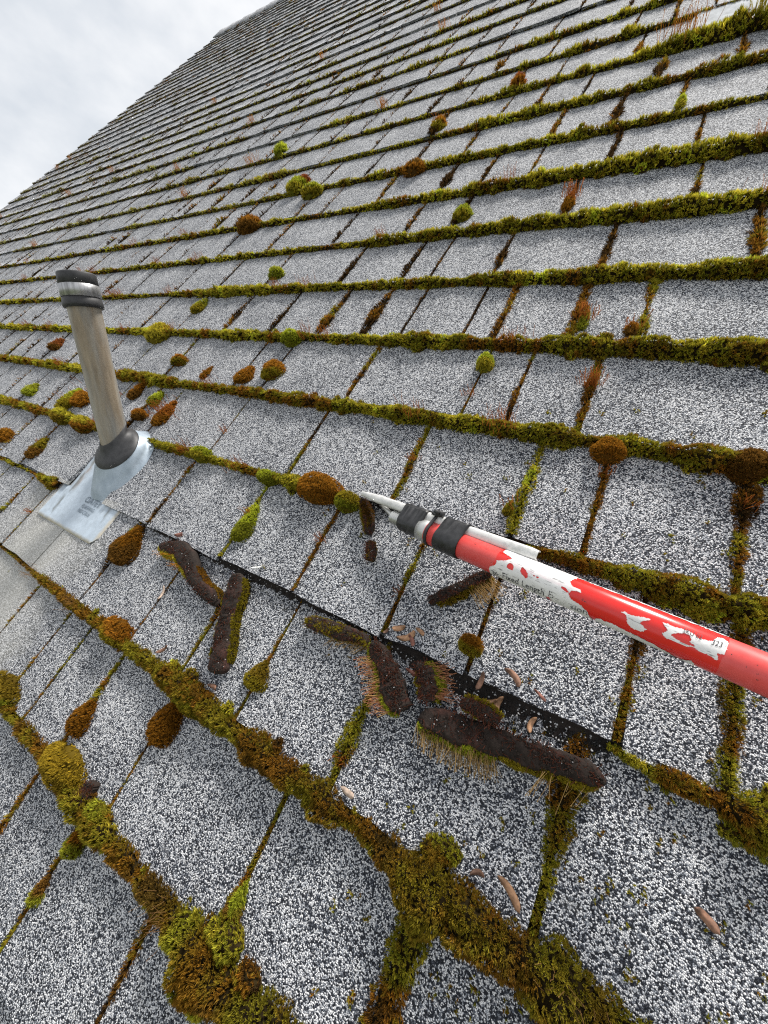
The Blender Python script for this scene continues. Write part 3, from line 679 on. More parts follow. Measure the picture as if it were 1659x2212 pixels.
# black crumbs and stray granules on it
n_ = 5200
for k, x0, x1, sp_ in ((2, 320, 1330, .016), (3, 790, 1300, .007)):
    uu = np.array([u_on(k, x) for x in rng.uniform(x0, x1, n_ // 2)]); vv = k * EXP - np.abs(rng.normal(0, sp_, len(uu))); r = rng.uniform(.0004, .0012, len(uu))
    oc = np.array([[1, 0, 0], [-1, 0, 0], [0, 1, 0], [0, -1, 0], [0, 0, 1], [0, 0, -1]], float)
    V = np.stack([uu, vv, .0045 + r * .3], 1)[:, None] + oc[None] * r[:, None, None] * rng.uniform(.6, 1.3, (len(uu), 6, 1))
    fo_ = np.array([[0, 2, 4], [2, 1, 4], [1, 3, 4], [3, 0, 4], [2, 0, 5], [1, 2, 5], [3, 1, 5], [0, 3, 5]])
    f = (np.arange(len(uu)) * 6)[:, None, None] + fo_[None]
    c = np.where(rng.random((len(uu), 1)) < .22, rng.uniform(.3, .8, (len(uu), 1)), .02) * np.ones(3)
    a.add(P(V[..., 0], V[..., 1], V[..., 2]).reshape(-1, 3), f.reshape(-1, 3), np.repeat(c, 6, 0))
tag(obj('soil', a, MAT_SOIL), 'black soil and crumbs along the scraped shingle courses', 'soil', kind='stuff')

# ------------------------------------------------------------------ loosened moss: rolls and slabs turned soil side up
def scale_at(x, y, h=.008):
    u, v = uv(x, y, h); e = .003; x0, y0, _ = proj(u, v, h); xu, yu, _ = proj(u + e, v, h); xv, yv, _ = proj(u, v + e, h)
    return math.sqrt(abs((xu - x0) * (yv - y0) - (xv - x0) * (yu - y0))) / e
def resample(path, n):
    p = np.array(path, float); d = np.concatenate([[0], np.cumsum(np.linalg.norm(np.diff(p[:, :2], axis=0), axis=1))]); t = np.linspace(0, d[-1], n)
    out = np.stack([np.interp(t, d, p[:, i]) for i in range(p.shape[1])], 1)
    for _ in range(3): out[1:-1] = (out[:-2] + 2 * out[1:-1] + out[2:]) / 4
    return out
def loose(name, label, path, thick, h0=.004, fringe=(), hair=(), soil=np.array([.026, .018, .014]), top_moss=None, seed=0):
    """path: (x, y, half width) in picture units on the roof; fringe: (side, s0, s1, mm, colour); hair: (side, s0, s1, n, dx, dy, mm, colour)"""
    root = empty(name, label, 'moss roll', 'moss pieces scraped loose')
    n = 90; r = resample(path, n); C = np.array([uv(x, y, h0 + thick * .6) for x, y, _ in r]); W = np.array([q[2] / scale_at(q[0], q[1]) for q in r])
    s = np.linspace(0, 1, n); end = np.clip(np.minimum(s, 1 - s) / .05, 0, 1) ** .5; W = W * (.35 + .65 * end)
    tg = np.gradient(C, axis=0); tg /= np.linalg.norm(tg, axis=1)[:, None]; pe = np.stack([-tg[:, 1], tg[:, 0]], 1)
    m = 22; ph = np.linspace(0, 2 * np.pi, m, endpoint=False); ca, sa = np.cos(ph), np.sin(ph)
    ca, sa = np.sign(ca) * np.abs(ca) ** .75, np.sign(sa) * np.abs(sa) ** .55
    WL = .52 + .95 * fbm(s * 4.5, seed * 1.7, seed) + .35 * (fbm(s * 22, seed, seed + 31) - .5); WR = .52 + .95 * fbm(s * 4.5, seed * 1.7 + 40, seed + 1) + .35 * (fbm(s * 22, seed, seed + 37) - .5)
    S, PH = np.meshgrid(s * 30, ph, indexing='ij')
    rough = 1 + .55 * (fbm(S * .7, np.abs(PH - np.pi) * 1.8, seed + 1) - .5) + .30 * (fbm(S * 3.1, np.abs(PH - np.pi) * 5, seed + 5) - .5)
    sidew = np.where(ca[None] > 0, WL[:, None], WR[:, None])
    lift = .004 * fbm(s * 5, 3.3, seed + 8)
    Uu = C[:, None, 0] + pe[:, None, 0] * W[:, None] * ca[None] * sidew; Vv = C[:, None, 1] + pe[:, None, 1] * W[:, None] * ca[None] * sidew
    hh = h0 + lift[:, None] + thick * .5 * (1 + sa[None] * rough * (.4 + .6 * end[:, None]))
    rings = P(Uu, Vv, hh); a = Acc()
    cc = soil * (.5 + .9 * fbm(S * .7, PH, seed + 2))[..., None] + np.array([.05, .012, .008]) * np.clip(fbm(S * .4, PH, seed + 6) - .55, 0, 1)[..., None] * 2.5
    a.add(rings.reshape(-1, 3), grid_faces(n, m, True), cc.reshape(-1, 3))
    for q in (0, n - 1):
        a.add(np.concatenate([rings[q], rings[q].mean(0)[None]]), np.stack([np.arange(m), (np.arange(m) + 1) % m, np.full(m, m)], 1), soil * .8)
    # clods and grit on the upturned underside
    for kind, cnt, col, rr in (('clod', 900, soil * 1.2, (.0004, .0013)), ('grit', 34, np.array([.62, .62, .62]), (.0004, .0008))):
        i = rng.integers(2, n - 2, cnt); th_ = rng.uniform(.15, .85, cnt) * np.pi; rad = rng.uniform(*rr, cnt)
        c0 = np.stack([C[i, 0] + pe[i, 0] * W[i] * np.cos(th_) * .95, C[i, 1] + pe[i, 1] * W[i] * np.cos(th_) * .95, h0 + lift[i] + thick * .5 * (1 + np.sin(th_) ** .8) + .0002], 1)
        V = c0[:, None] + oc[None] * rad[:, None, None] * rng.uniform(.6, 1.3, (cnt, 6, 1)); f = (np.arange(cnt) * 6)[:, None, None] + fo_[None]
        a.add(P(V[..., 0], V[..., 1], V[..., 2]).reshape(-1, 3), f.reshape(-1, 3), np.repeat(np.broadcast_to(col, (cnt, 3)) * rng.uniform(.5, 1.4, (cnt, 1)), 6, 0))
    obj('soil_mat', a, MAT_SOIL, root)
    # brown root fibres matted over the underside
    cnt = int(260 * min(1.0, thick / .014)); i = rng.integers(3, n - 3, cnt); off_ = rng.uniform(-.85, .85, cnt)
    p = np.stack([C[i, 0] + pe[i, 0] * W[i] * off_, C[i, 1] + pe[i, 1] * W[i] * off_, h0 + lift[i] + thick * (.5 + .5 * (1 - off_ ** 2) ** .3)], 1)
    d = rng.normal(0, 1, (cnt, 3)); d[:, 2] = np.abs(d[:, 2]) * .25
    a = Acc(); hairs(a, p, d, rng.uniform(.003, .007, cnt), np.array([.13, .050, .032]), .00028, .8); obj('root_fibres', a, MAT_MOSS, root)
    for (sd, s0, s1, mm, col) in fringe:
        i = np.where((s >= s0) & (s <= s1))[0]; pp = C[i] + pe[i] * (sd * W[i] * .97 * (WL[i] if sd > 0 else WR[i]))[:, None] if sd else C[i]
        a = Acc(); wv = np.full(len(i), mm * .001) * (.5 + fbm(s[i] * 14, seed, 3)) * np.clip(np.minimum(np.arange(len(i)), np.arange(len(i))[::-1]) / 3 + .3, 0, 1)
        if sd == 0: wv = W[i] * 1.05
        spine_moss(a, pp, wv, (np.full(len(i), thick * .8) + .001) if sd else np.full(len(i), thick * .95), col_mix(col, np.array(col) * .7 + OLIVE * .25, .7, seed), h0=h0 if sd else h0 + thick * .30, seed=seed, size=.85, dens=1.1)
        obj('moss_fringe', a, MAT_MOSS, root)
    for (sd, s0, s1, cnt, dx, dy, mm, col) in hair:
        t = rng.uniform(s0, s1, cnt); i = np.clip((t * (n - 1)).astype(int), 0, n - 1)
        ws = (WL[i] if sd > 0 else WR[i]) * W[i] * .9; p = np.stack([C[i, 0] + pe[i, 0] * sd * ws, C[i, 1] + pe[i, 1] * sd * ws, h0 + thick * rng.uniform(.2, 1.0, cnt)], 1)
        x, y = r[n // 2, 0], r[n // 2, 1]; q0, q1 = np.array(uv(x, y)), np.array(uv(x + dx, y + dy)); dd = (q1 - q0); dd /= np.linalg.norm(dd)
        d = np.concatenate([np.tile(dd, (cnt, 1)), np.full((cnt, 1), .10)], 1) + rng.normal(0, .16, (cnt, 3)); d[:, 2] = np.abs(d[:, 2])
        a = Acc(); hairs(a, p, d, mm * .001 * rng.uniform(.35, 1.2, cnt), np.array(col), .00022); obj('sporophyte', a, MAT_MOSS, root)
    return root
STRAW = np.array([.46, .31, .13]); STALK = np.array([.50, .24, .13])
loose('moss_roll', 'curled dark moss roll with an orange bristle of stalks at its upper end', [(350, 1181, 9), (391, 1186, 14), (411, 1212, 15), (419, 1243, 14), (435, 1271, 14), (458, 1290, 14), (474, 1307, 8)], .013,
      fringe=((-1, 0, .55, 4.2, YELLOW * .9), (1, .5, .97, 1.8, ORANGE * .5)), hair=((-1, .02, .42, 90, -1, .22, 15, ORANGE * 1.5),), seed=3)
loose('moss_roll', 'long straight dark moss roll lying down the slope, soil side up', [(515, 1240, 13), (512, 1274, 17), (503, 1306, 18), (492, 1337, 17), (485, 1376, 21), (481, 1415, 23), (472, 1456, 22)], .014,
      fringe=((-1, .03, .97, 1.8, OLIVE * .9), (1, .05, .9, 2.2, OLIVE * .8)), hair=((-1, .3, .6, 30, -1, -.2, 7, ORANGE),), seed=5)
loose('moss_strip_loose', 'short olive moss strip hanging from the scraped course, bent at its end', [(664, 1342, 10), (705, 1353, 15), (747, 1369, 14), (785, 1380, 12), (797, 1395, 8)], .010,
      fringe=((0, 0, 1, 5, OLIVE * 1.1),), hair=((-1, .45, 1, 50, -.75, .65, 12, STRAW), (0, 0, 1, 50, -.6, .3, 9, STRAW * .9)), seed=7)
loose('moss_roll', 'upright dark moss roll fringed green, whiskered with pale stalks on one side', [(806, 1388, 10), (834, 1425, 22), (846, 1465, 27), (858, 1500, 28), (866, 1538, 22)], .015,
      fringe=((-1, 0, 1, 6.0, LIME * .75),), hair=((-1, .1, .98, 150, -1, .24, 17, STALK * 1.15), (-1, .1, .98, 90, -1, .3, 15, STRAW * 1.4)), seed=9)
loose('moss_chunk', 'small dark moss chunk with long stalks sticking out beside the upright roll', [(905, 1436, 12), (922, 1455, 20), (928, 1480, 21), (922, 1515, 16)], .015,
      fringe=((1, .1, .95, 4.5, GREEN * 1.3), (-1, .1, .9, 2, OLIVE)), hair=((1, .1, .9, 90, 1, .06, 16, STALK),), seed=12)
loose('moss_slab', 'large black moss slab turned over below the scraped course, green lower edge', [(905, 1556, 22), (960, 1566, 30), (1020, 1583, 31), (1089, 1606, 31), (1159, 1631, 31), (1230, 1656, 30), (1275, 1672, 22), (1308, 1690, 10)], .017,
      fringe=((-1, 0, .42, 6.0, LIME * .85), (-1, .42, .72, 4.0, OLIVE * 1.1), (-1, .74, .98, 3.5, OLIVE * 1.1)), hair=((-1, .0, .42, 230, .02, 1, 17, STRAW * .85), (-1, .6, .98, 16, -.5, .6, 20, STRAW * 1.3), (1, .1, .7, 90, .1, -.3, 4, RED)), seed=15)
loose('moss_chunk', 'small moss chunk lying on top of the large black slab', [(995, 1520, 9), (1020, 1524, 15), (1050, 1543, 17), (1078, 1562, 9)], .011, h0=.015,
      fringe=((1, .1, .98, 3.2, OLIVE * 1.2), (-1, .05, .5, 1.5, YELLOW * .6)), seed=18)
loose('moss_roll', 'thin black bark-like moss roll poking out from under the red pole', [(927, 1302, 9), (973, 1281, 11), (1023, 1256, 11), (1062, 1240, 9)], .011,
      fringe=((-1, .1, .98, 5, OLIVE * .7 + BROWN * .4),), hair=((-1, .6, 1, 110, .55, .7, 20, STRAW * 1.1),), seed=21)
loose('moss_scrap', 'dark moss scrap dangling from the fork tip', [(786, 1082, 8), (795, 1110, 10), (799, 1135, 9), (797, 1156, 6)], .010, fringe=((-1, 0, .95, 2.5, OLIVE), (0, .0, .9, 4, BROWN * .7)), seed=23)
loose('moss_scrap', 'small separate moss scrap below the one dangling from the fork', [(801, 1172, 8), (803, 1192, 10), (800, 1212, 8)], .009, fringe=((0, 0, 1, 4, BROWN * .9 + OLIVE * .2),), seed=25)
loose('moss_chunk', 'dark wet moss clump hanging below the big mottled mound', [(204, 1688, 14), (190, 1718, 17), (168, 1748, 10)], .012, fringe=((0, .3, 1, 4, BROWN * 1.2),), seed=27)

# ------------------------------------------------------------------ winged seeds, slivers and a dry leaf
def seed(x, y, ang, ln, wd, col, curve, label, group='dry winged seeds and scales', name='winged_seed', cat='seed', hup=.0045, head=True, thick=.0005):
    h = surf(uv(x, y)[1]) + hup; k = 1 / scale_at(x, y)
    q0 = np.array(uv(x, y, h)); q1 = np.array(uv(x + math.cos(math.radians(ang)) * 6, y + math.sin(math.radians(ang)) * 6, h)); t = q1 - q0; t /= np.linalg.norm(t); nn = np.array([-t[1], t[0]])
    L, W = ln * k / 2, wd * k / 2
    n, m = 13, 7; s = np.linspace(-1, 1, n); c = np.linspace(-1, 1, m)
    wid = W * np.sqrt(np.clip(1 - np.abs(s) ** 4.5, .02, 1)) * (.86 + .14 * s) * (1 + .1 * (vnoise(s * 4, ang, 2) - .5))
    S, C_ = np.meshgrid(s, c, indexing='ij')
    off = curve * L * (1 - S ** 2)
    a_, b_ = S * L, C_ * wid[:, None] + off
    hz = h + .0018 * (1 - C_ ** 2) * (W / .004) + .0020 * S ** 2 * (1 + .4 * C_) + .0004 * (vnoise(S * 5, C_ * 4, int(x)) - .5)
    if head: hz += .0013 * np.exp(-((S + .72) / .22) ** 2) * (1 - C_ ** 2)
    U = q0[0] + t[0] * a_ + nn[0] * b_; V = q0[1] + t[1] * a_ + nn[1] * b_
    acc = Acc(); tint = np.array(col) * (.75 + .5 * fbm(S * 2.5, C_ * 3, int(y)))[..., None] * (1 - .45 * np.exp(-((S + .75) / .25) ** 2))[..., None]
    up_, lo_ = P(U, V, hz).reshape(-1, 3), P(U, V, hz - thick).reshape(-1, 3); gf = grid_faces(n, m)
    rim = [i * m for i in range(n)] + [(n - 1) * m + j for j in range(1, m)] + [i * m + m - 1 for i in range(n - 2, -1, -1)] + [j for j in range(m - 2, 0, -1)]
    rf = [[rim[i], rim[(i + 1) % len(rim)], rim[(i + 1) % len(rim)] + n * m, rim[i] + n * m] for i in range(len(rim))]
    acc.add(np.concatenate([up_, lo_]), np.concatenate([gf, gf[:, ::-1] + n * m, np.array(rf)]), np.concatenate([tint.reshape(-1, 3)] * 2))
    o = obj(name, acc.mesh(name, True), MAT_SEED); rebase(o); tag(o, label, cat, group); return o
TAN, UMB, REDB, PALE = np.array([.36, .20, .11]), np.array([.16, .085, .055]), np.array([.22, .09, .065]), np.array([.55, .42, .33])
for args in [
 (863, 1355, 172, 30, 13, TAN * 1.1, .15, 'tan winged seed topmost in the cluster by the joint foot'), (878, 1371, -18, 42, 15, TAN, -.3, 'largest curved brown seed in the cluster by the joint foot'),
 (908, 1365, 42, 24, 10, TAN * 1.1, .1, 'small tan seed at the edge of the cluster nearest the pole'), (889, 1384, 70, 26, 11, REDB, .1, 'reddish seed scale at the bottom of the seed cluster'),
 (888, 1452, 36, 27, 9, REDB, .05, 'reddish seed scale on the dark upright moss roll'), (1037, 1470, 112, 42, 13, UMB * 1.3, .12, 'dull brown seed at the edge of the black soil'),
 (1106, 1464, 52, 48, 16, UMB * 1.5, .30, 'curved brown seed on clean granules above the black soil'), (1166, 1502, 47, 34, 8, REDB * 1.1, .05, 'thin reddish seed scale on clean granules above the soil'),
 (1062, 1514, 170, 28, 10, TAN * .9, .1, 'short tan seed lying on the black soil beside a curved one'), (1079, 1524, 112, 44, 16, TAN * .85, -.25, 'curved two-tone seed standing against the small moss chunk'),
 (1151, 1566, 116, 40, 14, TAN * 1.15, -.25, 'pale curved seed lying alone on the black soil'), (752, 1710, 40, 38, 15, PALE * .8, -.12, 'pale pinkish seed on the olive strip below the scraped course'),
 (945, 1822, 12, 32, 13, UMB * .8, -.1, 'dark seed half sunk along the edge of the thick olive strip'), (1031, 1890, 8, 38, 14, UMB * .8, .3, 'dark crescent seed on the upper edge of the thick olive strip'),
 (1098, 1928, 60, 78, 22, TAN * .75, .16, 'long brown driftwood-like seed pod leaning on the thick olive strip'),
 (350, 1281, 116, 26, 6, PALE, .1, 'pale narrow sliver standing in a joint beside the curled moss roll'), (352, 1402, 148, 27, 8, UMB * 1.4, .1, 'grey-brown seed on granules by the round rust cushion'),
 (559, 1225, 172, 32, 4, np.array([.8, .8, .76]), .02, 'thin white sliver lying at the edge of the scraped course'), (460, 1484, 30, 24, 10, UMB * 1.2, .1, 'brown seed at the foot of the long dark roll'),
 (388, 1156, -10, 17, 9, REDB, .1, 'tiny reddish scale on the scraped edge near the flashing'), (1000 - 165, 1362, 140, 16, 7, UMB, .1, 'tiny dark scale by the foot of the joint left of the seed cluster')]:
    seed(*args)
seed(1524, 1985, 48, 62, 28, UMB * 1.5, .08, 'crumpled dry brown leaf lying alone on clean granules', name='dry_leaf', cat='leaf', group=None, head=False, hup=.003)

# ------------------------------------------------------------------ vent pipe with its flashing
QU, QV = -.748, .348
def ax(t, du=0., dv=0., dh=0.): return np.array([QU + du, QV + t * SP + dv, t * CP + dh])
def tube(acc, prof, m=40, col=(.5, .5, .5), tilt=None, closed_top=True):
    """vertical solid of revolution about the pipe axis: prof = (t, r)"""
    rings = []
    for t, r in prof:
        ph = np.linspace(0, 2 * np.pi, m, endpoint=False); c = P(*ax(t))
        rings.append(np.stack([c[0] + r * np.cos(ph), c[1] + r * np.sin(ph), np.full(m, c[2]) + (tilt * r * np.cos(ph) if tilt else 0)], 1))
    loft(acc, rings, True, closed_top, col)
vent = empty('vent_pipe', 'weathered grey-brown vent pipe with black rubber top in a galvanized flashing', 'vent pipe')
vent.location = [float(t) for t in P(QU, QV, 0)]
def vpart(name, acc, m, smooth=True):
    me = acc.mesh(name, smooth); o = obj(name, me, m, vent); o.matrix_parent_inverse = Matrix.Translation(-vent.location); return o
def pipe_mat():
    m, t, b = mat('weathered_pipe'); lk = t.links.new
    g = node(t, 'NewGeometry'); mpn = node(t, 'Mapping'); mpn.inputs['Scale'].default_value = (1, 1, .16); lk(g.outputs['Position'], mpn.inputs['Vector'])
    n1 = node(t, 'TexNoise', Scale=70.0, Detail=6.0, Roughness=.7); lk(mpn.outputs['Vector'], n1.inputs['Vector'])
    n2 = node(t, 'TexNoise', Scale=420.0, Detail=4.0, Roughness=.7); lk(g.outputs['Position'], n2.inputs['Vector'])
    n3 = node(t, 'TexNoise', Scale=28.0, Detail=5.0, Roughness=.6); lk(mpn.outputs['Vector'], n3.inputs['Vector'])
    r1 = ramp(t, [(.32, (.12, .105, .085)), (.5, (.30, .255, .195)), (.66, (.46, .40, .31))]); lk(n1.outputs['Fac'], r1.inputs['Fac'])
    r3 = ramp(t, [(.42, (.30, .32, .33)), (.60, (.25, .185, .115))]); lk(n3.outputs['Fac'], r3.inputs['Fac'])
    mx = node(t, 'Mix', data_type='RGBA'); mx.inputs['Factor'].default_value = .5; lk(r1.outputs['Color'], mx.inputs['A']); lk(r3.outputs['Color'], mx.inputs['B'])
    r2 = ramp(t, [(.60, (0, 0, 0)), (.72, (1, 1, 1))]); lk(n2.outputs['Fac'], r2.inputs['Fac'])
    f = node(t, 'Math', operation='MULTIPLY'); lk(r2.outputs['Color'], f.inputs[0]); f.inputs[1].default_value = .35
    m2 = node(t, 'Mix', data_type='RGBA'); lk(f.outputs[0], m2.inputs['Factor']); lk(mx.outputs['Result'], m2.inputs['A']); m2.inputs['B'].default_value = (.5, .48, .44, 1)
    lk(m2.outputs['Result'], b.inputs['Base Color']); b.inputs['Roughness'].default_value = .55; b.inputs['Metallic'].default_value = .15
    bump(t, b, n2.outputs['Fac'], .25, .0006); return m
a = Acc(); tube(a, [(-.03, .0215), (.30, .0222)], 48); vpart('pipe', a, pipe_mat())
MAT_RUBBER = plain('black_rubber', (.018, .018, .020), .55, noise=120.0, col2=(.04, .04, .042), bs=.25, bd=.0004)
a = Acc(); tube(a, [(.2625, .0215), (.2630, .0262), (.2665, .0266), (.2760, .0254), (.2762, .0250), (.2945, .0250), (.2950, .0256), (.3080, .0250), (.3095, .0238), (.300, .0215)], 56, tilt=.10); sleeve = vpart('rubber_sleeve', a, MAT_RUBBER)
MAT_STEEL = plain('brushed_steel', (.26, .26, .26), .42, .9, noise=40.0, col2=(.55, .55, .56), scale=(6, 6, .3))
a = Acc(); tube(a, [(.2768, .0252), (.2772, .0262), (.2932, .0262), (.2937, .0252)], 56, tilt=.10, closed_top=False)
band = vpart('hose_clamp', a, MAT_STEEL)
a = Acc(); cpos = P(*ax(.283)) + np.array([-.0265, -.010, 0.0]); axm = np.array([[.75, -.66, 0], [.66, .75, 0], [0, 0, 1.]])
box(a, cpos, axm, np.array([.0048, .0028, .0058]))
for q in (-1, 1): box(a, cpos + np.array([0, 0, q * .0068]), axm, np.array([.0026, .0022, .0016]))
vpart('clamp_screw', a, plain('dark_steel', (.05, .05, .05), .45, .8))
MAT_ZINC = plain('galvanized_steel', (.27, .33, .39), .45, .3, noise=60.0, col2=(.42, .49, .56), bs=.15, bd=.0006, lo=.3, hi=.7)
# rubber collar
def ell(cu, cv, ch, ru, rv, m=56, tilt=0.0):
    ph = np.linspace(0, 2 * np.pi, m, endpoint=False); return P(cu + ru * np.cos(ph), cv + rv * np.sin(ph), ch + tilt * np.sin(ph))
a = Acc(); ca = lambda h: QV + h * SP / CP
loft(a, [ell(QU, ca(.028) + .001, .0290, .0525, .0445), ell(QU, ca(.030), .0315, .0520, .0440), ell(QU, ca(.033), .0365, .0420, .0370), ell(QU, ca(.038), .0405, .0310, .0315), ell(QU, ca(.043), .0450, .0255, .0310), ell(QU, ca(.050), .0500, .0242, .0318), ell(QU, ca(.0505), .0515, .0228, .0300)], True, False)
vpart('rubber_collar', a, MAT_RUBBER)
a = Acc()
loft(a, [ell(QU, .358, .0035, .0600, .0800), ell(QU, .358, .0060, .0560, .0770), ell(QU, .364, .0160, .0540, .0620), ell(QU, ca(.028), .0285, .0518, .0440), ell(QU, ca(.028), .0300, .0500, .0425)], True, False)
cone = vpart('flashing_cone', a, MAT_ZINC)
# flange: sheet with rounded lower corners, turned-down edge and two pressed ribs
nu, nv = 60, 40; U0, U1, V0, V1 = -.878, -.664, .2135, .47
gu, gv = np.meshgrid(np.linspace(0, 1, nu), np.linspace(0, 1, nv) ** 1.2, indexing='ij')
Uf = U0 + gu * (U1 - U0); Vf = V0 + gv * (V1 - V0); rc = .016
for side, cu in ((-1, U0 + rc), (1, U1 - rc)):
    dx = np.clip((Uf - cu) * side, 0, rc); Vmin = V0 + rc - np.sqrt(np.clip(rc ** 2 - dx ** 2, 0, None)); Vf = np.maximum(Vf, Vmin + (gv * .002))
Hf = .0085 - .0075 * np.clip((Vf - V0) / .066, 0, 1) * .55
edge = np.minimum(np.minimum(Uf - U0, U1 - Uf), (Vf - V0) + .0)
Hf -= .0028 * np.clip(1 - edge / .003, 0, 1) ** 2
for ur in (-.845, -.698): Hf += .0018 * np.exp(-((Uf - ur) / .0035) ** 2)
Hf += .0010 * (fbm(Uf * 30, Vf * 30, 8) - .5)
Hf = np.where(((Uf > -.722) | (Uf < -.846)) & (Vf > .2865), -.002, Hf)
wear = np.clip(1 - (edge - .004 * (fbm(Uf * 120, Vf * 120, 4) - .3)) / .006, 0, 1)[..., None]; rib = sum(np.exp(-((Uf - ur - .007) / .005) ** 2) for ur in (-.845, -.698)) * np.clip((fbm(Uf * 160, Vf * 60, 6) - .5) * 9, 0, 1)
tintf = np.array([.43, .50, .57]) * (1 - wear) + np.array([.50, .44, .33]) * wear
rust_ = (np.exp(-((Uf + .833) / .006) ** 2) * np.clip((Vf - .275) / .02, 0, 1) * np.clip((fbm(Uf * 90, Vf * 40, 12) - .3) * 4, 0, 1))[..., None]
tintf = tintf * (1 - .8 * rust_) + np.array([.22, .14, .08]) * .8 * rust_
tintf = tintf * (1 - .75 * np.clip(rib, 0, 1)[..., None]) + np.array([.10, .10, .08]) * .75 * np.clip(rib, 0, 1)[..., None]
a = Acc(); a.add(P(Uf, Vf, Hf).reshape(-1, 3), grid_faces(nu, nv)[:, ::-1], tintf.reshape(-1, 3)); a.add(P(Uf, Vf, Hf - .0012).reshape(-1, 3), grid_faces(nu, nv), tintf.reshape(-1, 3))
mz = tint_material('galvanized_sheet', .42, 90.0, .2, .0005, .5, .16); mz.node_tree.nodes['Principled BSDF'].inputs['Metallic'].default_value = .25
flange = vpart('flashing_flange', a, mz)

def text_mesh(body, size):
    cu = bpy.data.curves.new('t', 'FONT'); cu.body = body; cu.size = size; cu.resolution_u = 3
    o = bpy.data.objects.new('t', cu); COL.objects.link(o); bpy.context.view_layer.update()
    dg = bpy.context.evaluated_depsgraph_get(); me = o.evaluated_get(dg).to_mesh(); me.calc_loop_triangles()
    v = np.array([x.co[:] for x in me.vertices]).reshape(-1, 3); f = np.array([t.vertices[:] for t in me.loop_triangles]).reshape(-1, 3)
    o.evaluated_get(dg).to_mesh_clear(); bpy.data.objects.remove(o); bpy.data.curves.remove(cu)
    return v, f
MAT_STAMP = plain('stamped_shade', (.11, .15, .19), .5, .3)
for body, x, y, sz in (('OATEY', 195, 1090, .0165), ('FLASHING', 186, 1101, .0095), ('NO-CALK', 178, 1111, .0095)):
    v, f = text_mesh(body, sz); cu, cv = uv(x, y, .007); wdt = v[:, 0].max()
    tt = v[:, 0] - wdt / 2; a = Acc(); vv_ = cv + v[:, 1] * 1.05; uu_ = cu + tt
    hh_ = .0085 - .0075 * np.clip((vv_ - V0) / .066, 0, 1) * .55 + .0012
    a.add(P(uu_, vv_, hh_), f, (.3, .3, .3)); o = obj('stamped_text', a, MAT_STAMP, flange); o.matrix_parent_inverse = Matrix.Identity(4)
    o.matrix_parent_inverse = Matrix.Translation(-vent.location) @ Matrix.Translation(vent.location)

# ------------------------------------------------------------------ metal plate of another flashing, high on the roof
nu, nv = 40, 16; gu, gv = np.meshgrid(np.linspace(0, 1, nu), np.linspace(0, 1, nv), indexing='ij')
Uf = -.062 + gu * .34; Vf = 1.552 + gv * .150; rc = .03
dx = np.clip(-(Uf - (-.062 + rc)), 0, rc); Vf = np.minimum(Vf, 1.702 - rc + np.sqrt(rc ** 2 - dx ** 2))
Hf = .0125 - .006 * gv + .0016 * (fbm(Uf * 60, Vf * 60, 3) - .5) - .003 * np.clip(1 - (Uf + .062) / .004, 0, 1) ** 2
tp = np.array([.40, .42, .44]) * (.75 + .4 * fbm(Uf * 45, Vf * 45, 5))[..., None]
a = Acc(); a.add(P(Uf, Vf, Hf).reshape(-1, 3), grid_faces(nu, nv)[:, ::-1], tp.reshape(-1, 3)); a.add(P(Uf, Vf, Hf - .002).reshape(-1, 3), grid_faces(nu, nv), tp.reshape(-1, 3))
rebase(tag(obj('flashing_plate', a, tint_material('flaking_paint', .85, 70.0, .4, .0008, .15, .25)), 'flaking pale metal flashing plate tucked under a high course', 'flashing'))
a = Acc()
strip(a, 11, [(1380, 4), (1440, 12), (1500, 17), (1600, 20), (1720, 19)], 81, .16)
spor(a, u_on(11, 1465), 11 * EXP + .01, .015, 50, .02, .035, col=ORANGE * .7 + RED * .3, wd=.0005); spor(a, u_on(11, 1630), 11 * EXP, .022, 40, .008, .03, col=YELLOW * .8, wd=.0005)
rebase(tag(obj('moss_strip', a, MAT_MOSS), 'thick shaggy moss bank along the lower edge of the metal plate', 'moss', 'moss strips along the shingle courses'))

# ------------------------------------------------------------------ moss scraper: red pole with a metal bar taped to its end
R_P = .0122
A1, A2 = campt(1072, 1211, .331), campt(1659, 1459, .2147)
AX = (A2 - A1) / np.linalg.norm(A2 - A1)
CAMR = np.array([0, CAM_V, CAM_H])
E1 = CAMR - (A1 + A2) / 2; E1 -= AX * (E1 @ AX); E1 /= np.linalg.norm(E1); E2 = np.cross(E1, AX)
def cyl(s, ph, r=R_P):
    s, ph, r = np.broadcast_arrays(np.asarray(s, float), np.asarray(ph, float), np.asarray(r, float))
    q = A1 + AX * s[..., None] + r[..., None] * (np.cos(ph)[..., None] * E1 + np.sin(ph)[..., None] * E2)
    return P(q[..., 0], q[..., 1], q[..., 2])
def ray(x, y):
    d = np.array([x - CX, y - CY, F]); d = np.array([d @ UC, d @ VC, d @ NC]); return CAMR, d / np.linalg.norm(d)
def s_of(x, y):
    o_, d = ray(x, y); w0 = o_ - A1; b_ = d @ AX; return ((w0 @ AX) - b_ * (d @ w0)) / (1 - b_ * b_)
def sp_of(x, y, r=R_P):
    """picture point on the pole -> (distance along, angle round); clamps to the silhouette"""
    o_, d = ray(x, y); w0 = o_ - A1; dp = d - AX * (d @ AX); wp = w0 - AX * (w0 @ AX)
    a_, b_, c_ = dp @ dp, 2 * dp @ wp, wp @ wp - r * r; disc = b_ * b_ - 4 * a_ * c_
    t = (-b_ - math.sqrt(disc)) / (2 * a_) if disc > 0 else -b_ / (2 * a_)
    q = o_ + d * t - A1; s = q @ AX; q = q - AX * s; return s, math.atan2(q @ E2, q @ E1)
